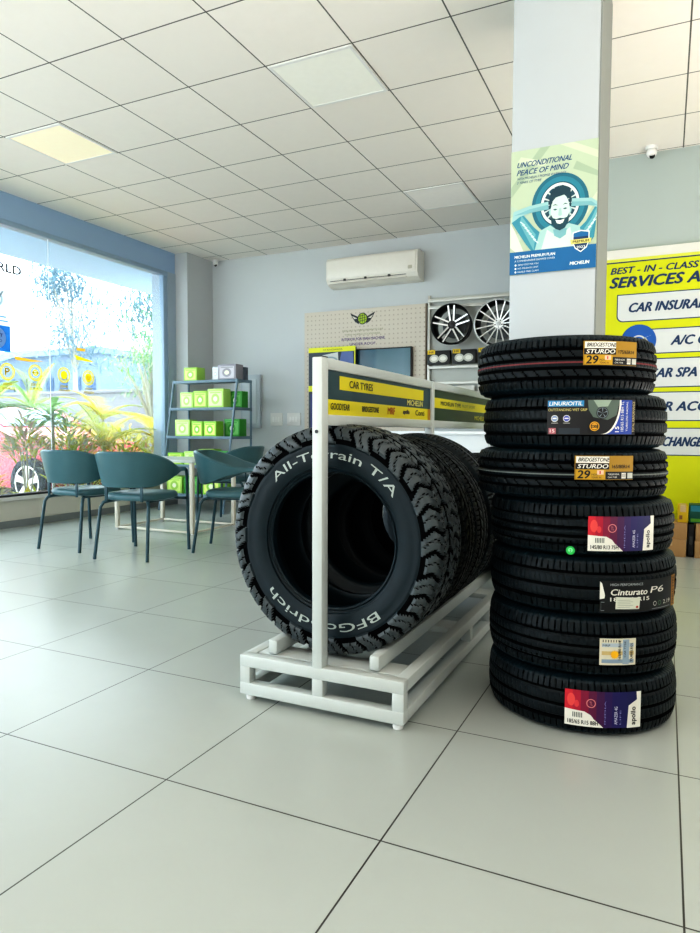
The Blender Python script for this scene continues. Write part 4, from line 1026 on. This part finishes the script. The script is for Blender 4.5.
b = MB(); b.add([(-4.5, -1.8, 2.9), (3.2, -1.8, 2.9), (3.2, 1.5, 4.1), (-4.5, 1.5, 4.1)], [[0, 1, 2, 3]], m_cy); b.add([(-4.5, -1.8, 2.75), (3.2, -1.8, 2.75), (3.2, -1.8, 2.95), (-4.5, -1.8, 2.95)], [[0, 1, 2, 3]], m_cy); b.build('roof_sheet', sd, fixn=False)
for x in (-4, -1.5, 1, 3): b = MB(); b.tube([(x, -1.7, -.06), (x, -1.7, 2.85)], .08, m_hzw, 8); b.build('post', sd)
b = MB(); b.tube([(-9.9, 9.9, -.05), (-9.9, 9.9, 0.0)], .03, m_bw, 6)
# ---- foliage
def leafmat(name, c): 
    m = bpy.data.materials.new(name); m.use_nodes = True; g = N(m); p = m.node_tree.nodes['Principled BSDF']
    oi = g.new('ShaderNodeNewGeometry'); nz = g.new('ShaderNodeTexNoise'); nz.inputs['Scale'].default_value = 9; g.put(nz.inputs['Vector'], oi.outputs['Position'])
    g.put(p.inputs['Base Color'], g.mix(nz.outputs['Fac'], tuple(x*.38 for x in c)+(1,), tuple(min(1, x*.95) for x in c)+(1,)))
    p.inputs['Roughness'].default_value = .5
    out = [n for n in m.node_tree.nodes if n.type == 'OUTPUT_MATERIAL'][0]
    t = g.new('ShaderNodeBsdfTranslucent'); t.inputs[0].default_value = (*[x*.8 for x in c], 1); mx = g.new('ShaderNodeMixShader'); mx.inputs[0].default_value = .35
    g.put(mx.inputs[1], p.outputs[0]); g.put(mx.inputs[2], t.outputs[0]); g.put(out.inputs[0], mx.outputs[0])
    return m
L_YG = leafmat('leaf_yellow_green', (.60, .72, .04)); L_Y = leafmat('leaf_yellow', (.88, .80, .05)); L_G = leafmat('leaf_green', (.30, .58, .14)); L_MG = leafmat('leaf_mid_green', (.20, .46, .22)); L_P = leafmat('leaf_pinkish', (.85, .52, .36)); L_T = leafmat('leaf_tree_haze', (.20, .36, .44)); L_PALE = leafmat('leaf_pale', (.62, .72, .42))  # L_T carries distance haze in its leaf colour
m_bark = mat('bark', (.42, .40, .32), .9, noise=.2)
def leaf(b, base, d, ln, wd, m, droop=.3, n=3):
    d = Vector(d).normalized(); side = d.cross(Vector((0, 0, 1)))
    if side.length < .1: side = Vector((1, 0, 0))
    side.normalize(); V = []; p = Vector(base); st = ln/n
    for i in range(n+1):
        u = i/n; w_ = wd*(sin(pi*min(1, .12+u*.88))) if i < n else 0.001
        V += [p-side*w_/2, p+side*w_/2]; p = p+d*st; d = (d+Vector((0, 0, -droop/n))).normalized()
    b.add(V, [[2*i, 2*i+1, 2*i+3, 2*i+2] for i in range(n)], m, True)
def frond(b, base, az, el, ln, m, nl=26, lw=.018, ll=.22, droop=1.1):
    d = Vector((cos(az)*cos(el), sin(az)*cos(el), sin(el))); p = Vector(base); pts = [p.copy()]; K = nl
    ds = []
    for i in range(K): p = p+d*(ln/K); d = (d+Vector((0, 0, -droop/K))).normalized(); pts.append(p.copy()); ds.append(d.copy())
    b.tube(pts[::3]+[pts[-1]], .006, m, 4)
    for i in range(2, K):
        dd_ = ds[i]; s = dd_.cross(Vector((0, 0, 1))).normalized(); u = i/K; l_ = ll*sin(pi*(.15+.8*u))
        for sg in (-1, 1): leaf(b, pts[i], s*sg+dd_*.7+Vector((0, 0, .15)), l_, lw, m, .5, 2)
def plant(name, cat, label, x, y, z, build, grp):
    t = empty(name, (x, y, .0), 0, label, cat, grp)
    bf, bs = MB(), MB(); build(bf, bs)
    if bs.v: bs.build('stem', t)
    bf.build('foliage', t, fixn=False); return t
def palm(h, n, ln, m, m2=None, ll=.22, trunk=.035):
    def f(bf, bs):
        bs.tube([(0, 0, 0), (.02, .01, h*.5), (0, 0, h)], [trunk, trunk*.8, trunk*.7], m_bark, 8)
        for k in range(n): frond(bf, (0, 0, h), 2*pi*k/n+random.uniform(-.2, .2), radians(random.uniform(25, 75)), ln*random.uniform(.8, 1.1), m2 if (m2 and k % 2) else m, 22, .022, ll, random.uniform(1.0, 1.8))
    return f
def bush(r, h, n, ms, ln=.14, wd=.03, z0=.05):
    def f(bf, bs):
        for k in range(6): bs.tube([(0, 0, 0), (random.uniform(-r, r)*.6, random.uniform(-r, r)*.6, h*.7)], .008, m_bark, 5)
        for k in range(n):
            a_ = random.uniform(0, 2*pi); q = sqrt(random.random())*r; z_ = random.uniform(z0, 1)*h*(1-.35*(q/r)**2)
            leaf(bf, (q*cos(a_), q*sin(a_), z_), (cos(a_)+random.uniform(-.6, .6), sin(a_)+random.uniform(-.6, .6), random.uniform(.1, 1.2)), ln*random.uniform(.7, 1.3), wd, random.choice(ms), .8, 2)
    return f
def rosette(h, n, ln, wd, m):
    def f(bf, bs):
        bs.tube([(0, 0, 0), (0, 0, h)], .02, m_bark, 6)
        for k in range(n): leaf(bf, (0, 0, h+random.uniform(-.12, .1)), (cos(k*2.4), sin(k*2.4), random.uniform(.1, .9)), ln*random.uniform(.8, 1.1), wd, m, 1.0, 5)
    return f
def tree(h, r, n, ms, ls=.2, trunk=.09, shape=1.0):
    def f(bf, bs):
        bs.tube([(0, 0, 0), (.05, 0, h*.4), (-.04, .05, h*.75)], [trunk, trunk*.8, trunk*.5], m_bark, 8)
        cl = [(random.uniform(-r, r)*.8, random.uniform(-r, r)*.8, h+random.uniform(-r, r)*shape) for _ in range(13)]
        for c in cl: bs.tube([(-.04, .05, h*.6), (c[0]*.5, c[1]*.5, (h*.7+c[2])/2), c], [.04, .025, .01], m_bark, 5)
        for k in range(n):
            c = random.choice(cl); v = Vector((random.gauss(0, 1), random.gauss(0, 1), random.gauss(0, 1)))*r*.24
            leaf(bf, (c[0]+v.x, c[1]+v.y, c[2]+v.z), (random.uniform(-1, 1), random.uniform(-1, 1), random.uniform(-.6, .8)), ls*random.uniform(.7, 1.3), ls*.4, random.choice(ms), .5, 1)
    return f
GP = 'garden plants outside the shop window'
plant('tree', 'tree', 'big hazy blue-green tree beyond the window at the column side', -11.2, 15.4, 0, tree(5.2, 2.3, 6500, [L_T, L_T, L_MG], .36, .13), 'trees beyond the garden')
plant('tree', 'tree', 'narrower hazy blue-green tree standing clear against the white sky', -16.6, 15.2, 0, tree(4.7, 1.3, 2600, [L_T], .34, .1), 'trees beyond the garden')
plant('tree', 'tree', 'slender young tree with pale leaves close to the window column', -8.3, 9.3, 0, tree(1.9, .6, 1500, [L_PALE, L_MG, L_G], .16, .025), 'trees beyond the garden')
plant('palm', 'palm', 'yellow-green palm with a short trunk right of the window decals', -8.9, 8.75, 0, palm(1.15, 13, .85, L_YG, L_Y, .30), GP)
plant('palm', 'palm', 'green feathery palm behind the right-hand window decals', -10.6, 8.7, 0, palm(1.35, 14, .95, L_G, L_YG, .28), GP)
plant('palm', 'palm', 'yellow palm with arching fronds low behind the chairs', -6.56, 6.47, 0, palm(.72, 15, .75, L_Y, L_YG, .22), GP)
plant('palm', 'palm', 'bright palm with arching fronds below the tall palm', -6.66, 7.6, 0, palm(.80, 14, .7, L_Y, L_Y, .24), GP)
plant('palm', 'palm', 'green palm at the left edge behind the blue window sticker', -6.75, 4.95, 0, palm(1.12, 15, .60, L_G, L_YG, .22), GP)
plant('broadleaf_plant', 'plant', 'broad-leaved green plant below the round window decals', -6.5, 5.62, 0, rosette(1.13, 30, .42, .085, L_G), GP)
lb = ['yellow and pink leafy shrub at the left end of the window bed', 'pinkish leafy shrub below the broad-leaved plant', 'yellow leafy shrub behind the window-side chair', 'pale leafy shrub between the two arching palms', 'yellow leafy shrub beside the slender tree', 'green leafy shrub against the window column', 'low yellow shrub in front of the parked car', 'pale flowering shrub at the foot of the tall palm', 'pale pinkish shrub beyond the parked car, beside the tall palm']
for (x, y, r, h, n, ms), l_ in zip(((-6.50, 4.65, .26, .62, 450, [L_Y, L_P, L_YG]), (-6.55, 6.12, .32, 1.02, 700, [L_P, L_Y, L_Y, L_PALE]), (-6.55, 6.82, .36, 1.05, 800, [L_Y, L_YG, L_Y]), (-6.56, 7.40, .32, .98, 700, [L_PALE, L_Y, L_P, L_PALE]), (-6.6, 8.12, .38, 1.04, 800, [L_Y, L_YG, L_PALE]), (-6.6, 8.85, .40, 1.12, 1400, [L_G, L_YG, L_PALE]), (-6.45, 5.25, .22, .26, 300, [L_Y, L_YG]), (-8.3, 8.45, .5, 1.05, 1200, [L_PALE, L_Y]), (-9.6, 8.6, .6, 1.2, 1300, [L_P, L_YG, L_PALE])), lb):
    plant('shrub', 'shrub', l_, x, y, 0, bush(r, h, n, ms), GP)
plant('shrub', 'shrub', 'tall bare-stemmed shrub with pink and yellow leaves over the car wheel', -6.52, 5.28, 0, bush(.24, 1.10, 380, [L_P, L_Y, L_PALE, L_YG], .15, .035, .80), GP)
plant('shrub', 'shrub', 'tall bare-stemmed green shrub in front of the car beside the broad-leaved plant', -6.52, 5.86, 0, bush(.24, 1.18, 420, [L_PALE, L_YG, L_Y], .16, .04, .45), GP)
# ---- parked car (only its nose and one wheel show)
car = empty('car', (-8.86, 6.98, -.06), 0, 'red parked car outside with a silver alloy wheel, behind the shrubs', 'car')
m_red2 = mat('car_red', (.60, .07, .10), .25, coat=.5); m_blk = mat('car_black_trim', (.02, .02, .02), .5); m_cg = mat('car_glass', (.12, .2, .26), .08)
side = [(-1.95, .30), (-1.98, .75), (-1.80, .98), (-1.45, 1.30), (-.9, 1.38), (.0, 1.36), (.62, 1.06), (.95, .94), (1.62, .84), (1.76, .66), (1.78, .34), (1.70, .24), (-1.85, .24)]
b = MB(); hw_ = .82; rings = [(-hw_*.90, .97), (-hw_, 1), (hw_, 1), (hw_*.90, .97)]
n = len(side); V = []
for (yy, k) in rings: V += [(x*k, yy, .24+(z-.24)*k) for x, z in side]
F = [list(range(n))[::-1], [3*n+i for i in range(n)]]+[[r*n+i, r*n+(i+1) % n, (r+1)*n+(i+1) % n, (r+1)*n+i] for r in range(3) for i in range(n)]
b.add(V, F, m_red2); b.build('body', car)
b = MB(); b.add([(-1.35, -.83, 1.02), (.45, -.83, 1.0), (.0, -.80, 1.28), (-.95, -.80, 1.30)], [[0, 1, 2, 3]], m_cg); b.build('side_window', car, fixn=False)
b = MB(); b.add([(.60, -.66, 1.08), (.60, .66, 1.08), (.06, .62, 1.345), (.06, -.62, 1.345)], [[0, 1, 2, 3]], m_cg); b.build('windscreen', car, fixn=False)
b = MB(); b.box((1.55, -.80, .60), (1.77, -.50, .74), mat('headlamp', (.8, .82, .85), .15), .03); b.build('headlamp', car)
b = MB(); b.box((1.73, -.6, .30), (1.81, .6, .50), m_blk, .03); b.build('grille', car)
for x in (-1.25, 1.32):
    for s in (-1, 1):
        M = Matrix.Translation((x, s*.76, .33)) @ Euler((pi/2, 0, 0)).to_matrix().to_4x4() if s < 0 else Matrix.Translation((x, s*.76, .33)) @ Euler((-pi/2, 0, 0)).to_matrix().to_4x4()
        b = MB(); b.lathe([(.21, 0), (.30, 0), (.325, .03), (.33, .06), (.325, .12), (.30, .135), (.225, .13), (.21, .12)], m_rubt, 40, M=M); wh = b.build('wheel', car)
        b = MB(); b.lathe([(.225, .125), (.205, .12), (.20, .06), (.0, .05)], mat('wheel_well_grey', (.10, .10, .11), .5), 32, M=M)
        b.lathe([(.228, .132), (.205, .132)], mat('car_alloy', (.62, .62, .60), .35), 32, M=M); b.lathe([(0, .13), (.05, .128), (.06, .11)], mat('car_alloy', (.62, .62, .60), .35), 20, M=M)
        for k in range(5):
            a_ = 2*pi*k/5+pi/2; ca, sa = cos(a_), sin(a_)
            P = [(.03*ca-y*sa, .03*sa+y*ca, .128) for y in (-.028, .028)]+[(.215*ca-y*sa, .215*sa+y*ca, .13) for y in (.05, -.05)]
            b.poly(P, mat('car_alloy', (.62, .62, .60), .35), (0, 0, -.015), M=M)
        b.build('hubcap', wh)

# ------------------------------------------------------------------ decals on the window
def film(name, c):
    m = bpy.data.materials.new(name); m.use_nodes = True; g = N(m); p = m.node_tree.nodes['Principled BSDF']; p.inputs['Base Color'].default_value = (*c, 1)
    out = [n for n in m.node_tree.nodes if n.type == 'OUTPUT_MATERIAL'][0]
    t = g.new('ShaderNodeBsdfTranslucent'); t.inputs[0].default_value = (*c, 1); mx = g.new('ShaderNodeMixShader'); mx.inputs[0].default_value = .6
    g.put(mx.inputs[1], p.outputs[0]); g.put(mx.inputs[2], t.outputs[0]); g.put(out.inputs[0], mx.outputs[0]); return m
m_dy = film('decal_yellow', (.75, .60, .02)); m_db = film('decal_blue', (.05, .28, .70)); m_dw = film('decal_white', (.75, .85, .9)); m_do = film('decal_orange', (.75, .42, .05)); m_dg = film('decal_grey', (.35, .38, .40)); m_dp = film('decal_pale', (.50, .62, .66))
def glassmap(x, y, h): return (XL-.038+h, x, y)
def decal(fn, label, grp=None, name='window_decal'):
    a = Art(.0008); fn(a); o = a.build(name, glassmap); return tag(o, label, 'decal', grp)
for i, (yc, zc_) in enumerate(((4.523, 1.53), (4.846, 1.545), (5.205, 1.549), (5.541, 1.545))):
    def f(a):
        a.ring(yc, zc_, .072, .084, m_dy, 1); a.ring(yc, zc_, .058, .066, m_dy, 1)
        if i == 0: a.text('P', yc-.025, zc_-.035, .05, .07, m_dy, 1, .03)
        if i == 1: a.ring(yc, zc_, .018, .034, m_dy, 1); a.rect(yc-.045, zc_-.006, yc+.045, zc_+.006, m_dy, 1)
        if i == 2: a.ell(yc, zc_, .045, .045, m_dy, 1)
        if i == 3: a.ell(yc, zc_, .05, .05, m_dy, 1); a.ring(yc, zc_, .016, .024, m_do, 2)
        t1, t2 = (('WHEEL', 'CARE'), ('TYRE', 'CARE'), ('WHEEL', 'BALANCING'), ('WHEEL', 'ALIGNMENT'))[i]
        a.text(t1, yc-.06, zc_-.135, .11, .026, m_dy, 1, .03, .2, mirror=True); a.text(t2, yc-.075, zc_-.175, .15, .026, m_dy, 1, .03, .2, mirror=True)
    decal(f, ['round yellow decal on the glass nearest the blue sticker', 'second round yellow decal from the blue sticker', 'third round yellow decal from the blue sticker, filled in', 'round yellow decal farthest from the blue sticker'][i], 'round yellow service decals on the window')
decal(lambda a: (a.poly([(4.60, 1.69), (4.80, 1.675), (4.95, 1.67), (4.80, 1.65), (4.62, 1.655)], m_do, 1)), 'small orange stroke decal above the round window decals')
decal(lambda a: (a.poly([(5.35, 1.78), (5.58, 1.74), (5.62, 1.72), (5.38, 1.73)], m_dy, 1), a.rect(5.38, 1.83, 5.50, 1.86, m_do, 1)), 'small yellow stroke decal above the farthest round decal')
def f(a):
    a.rect(4.05, 1.72, 4.565, 2.34, m_dw, 1); a.rect(4.05, 1.72, 4.565, 1.97, m_db, 2); a.ell(4.41, 1.85, .105, .105, m_dw, 3, n=36)
    a.text('TYRE', 4.36, 1.86, .12, .03, m_sblue, 4, .02, mirror=True); a.text('CARE', 4.37, 1.81, .10, .025, m_sblue, 4, mirror=True)
    a.rect(4.2, 2.01, 4.54, 2.02, m_db, 2); a.rect(4.2, 2.05, 4.52, 2.06, m_db, 2)
    a.ring(4.42, 2.22, .05, .07, m_dp, 2); a.poly([(4.37, 2.12), (4.39, 2.12), (4.50, 2.30), (4.48, 2.30)], m_dg, 3)
decal(f, 'blue and white square sticker at the edge of the window glass', name='window_sticker')
decal(lambda a: (a.text('WORLD', 4.16, 2.49, .54, .085, m_dg, 1, .05, mirror=False)), 'pale grey capital lettering across the top of the window glass', name='window_lettering')
# ------------------------------------------------------------------ added fill lights
area('fill_front', (-.5, -2.8, 1.3), (radians(112), 0, 0), 7.5, 2.2, UPW, (.93, .97, 1))  # unseen fill, added in place of light through a glass front
area('fill_up', (-1.5, -1.6, .6), (radians(180), 0, 0), 6, 2.2, UP2, (1, .92, .85))  # added fill aimed at the ceiling, stands in for bounced light
area('fill_up_side', (2.0, 2.8, .5), (radians(180), 0, 0), 2.4, 5, UP2*.8, (1, .92, .85))  # second added fill, brightens the ceiling from beside the view
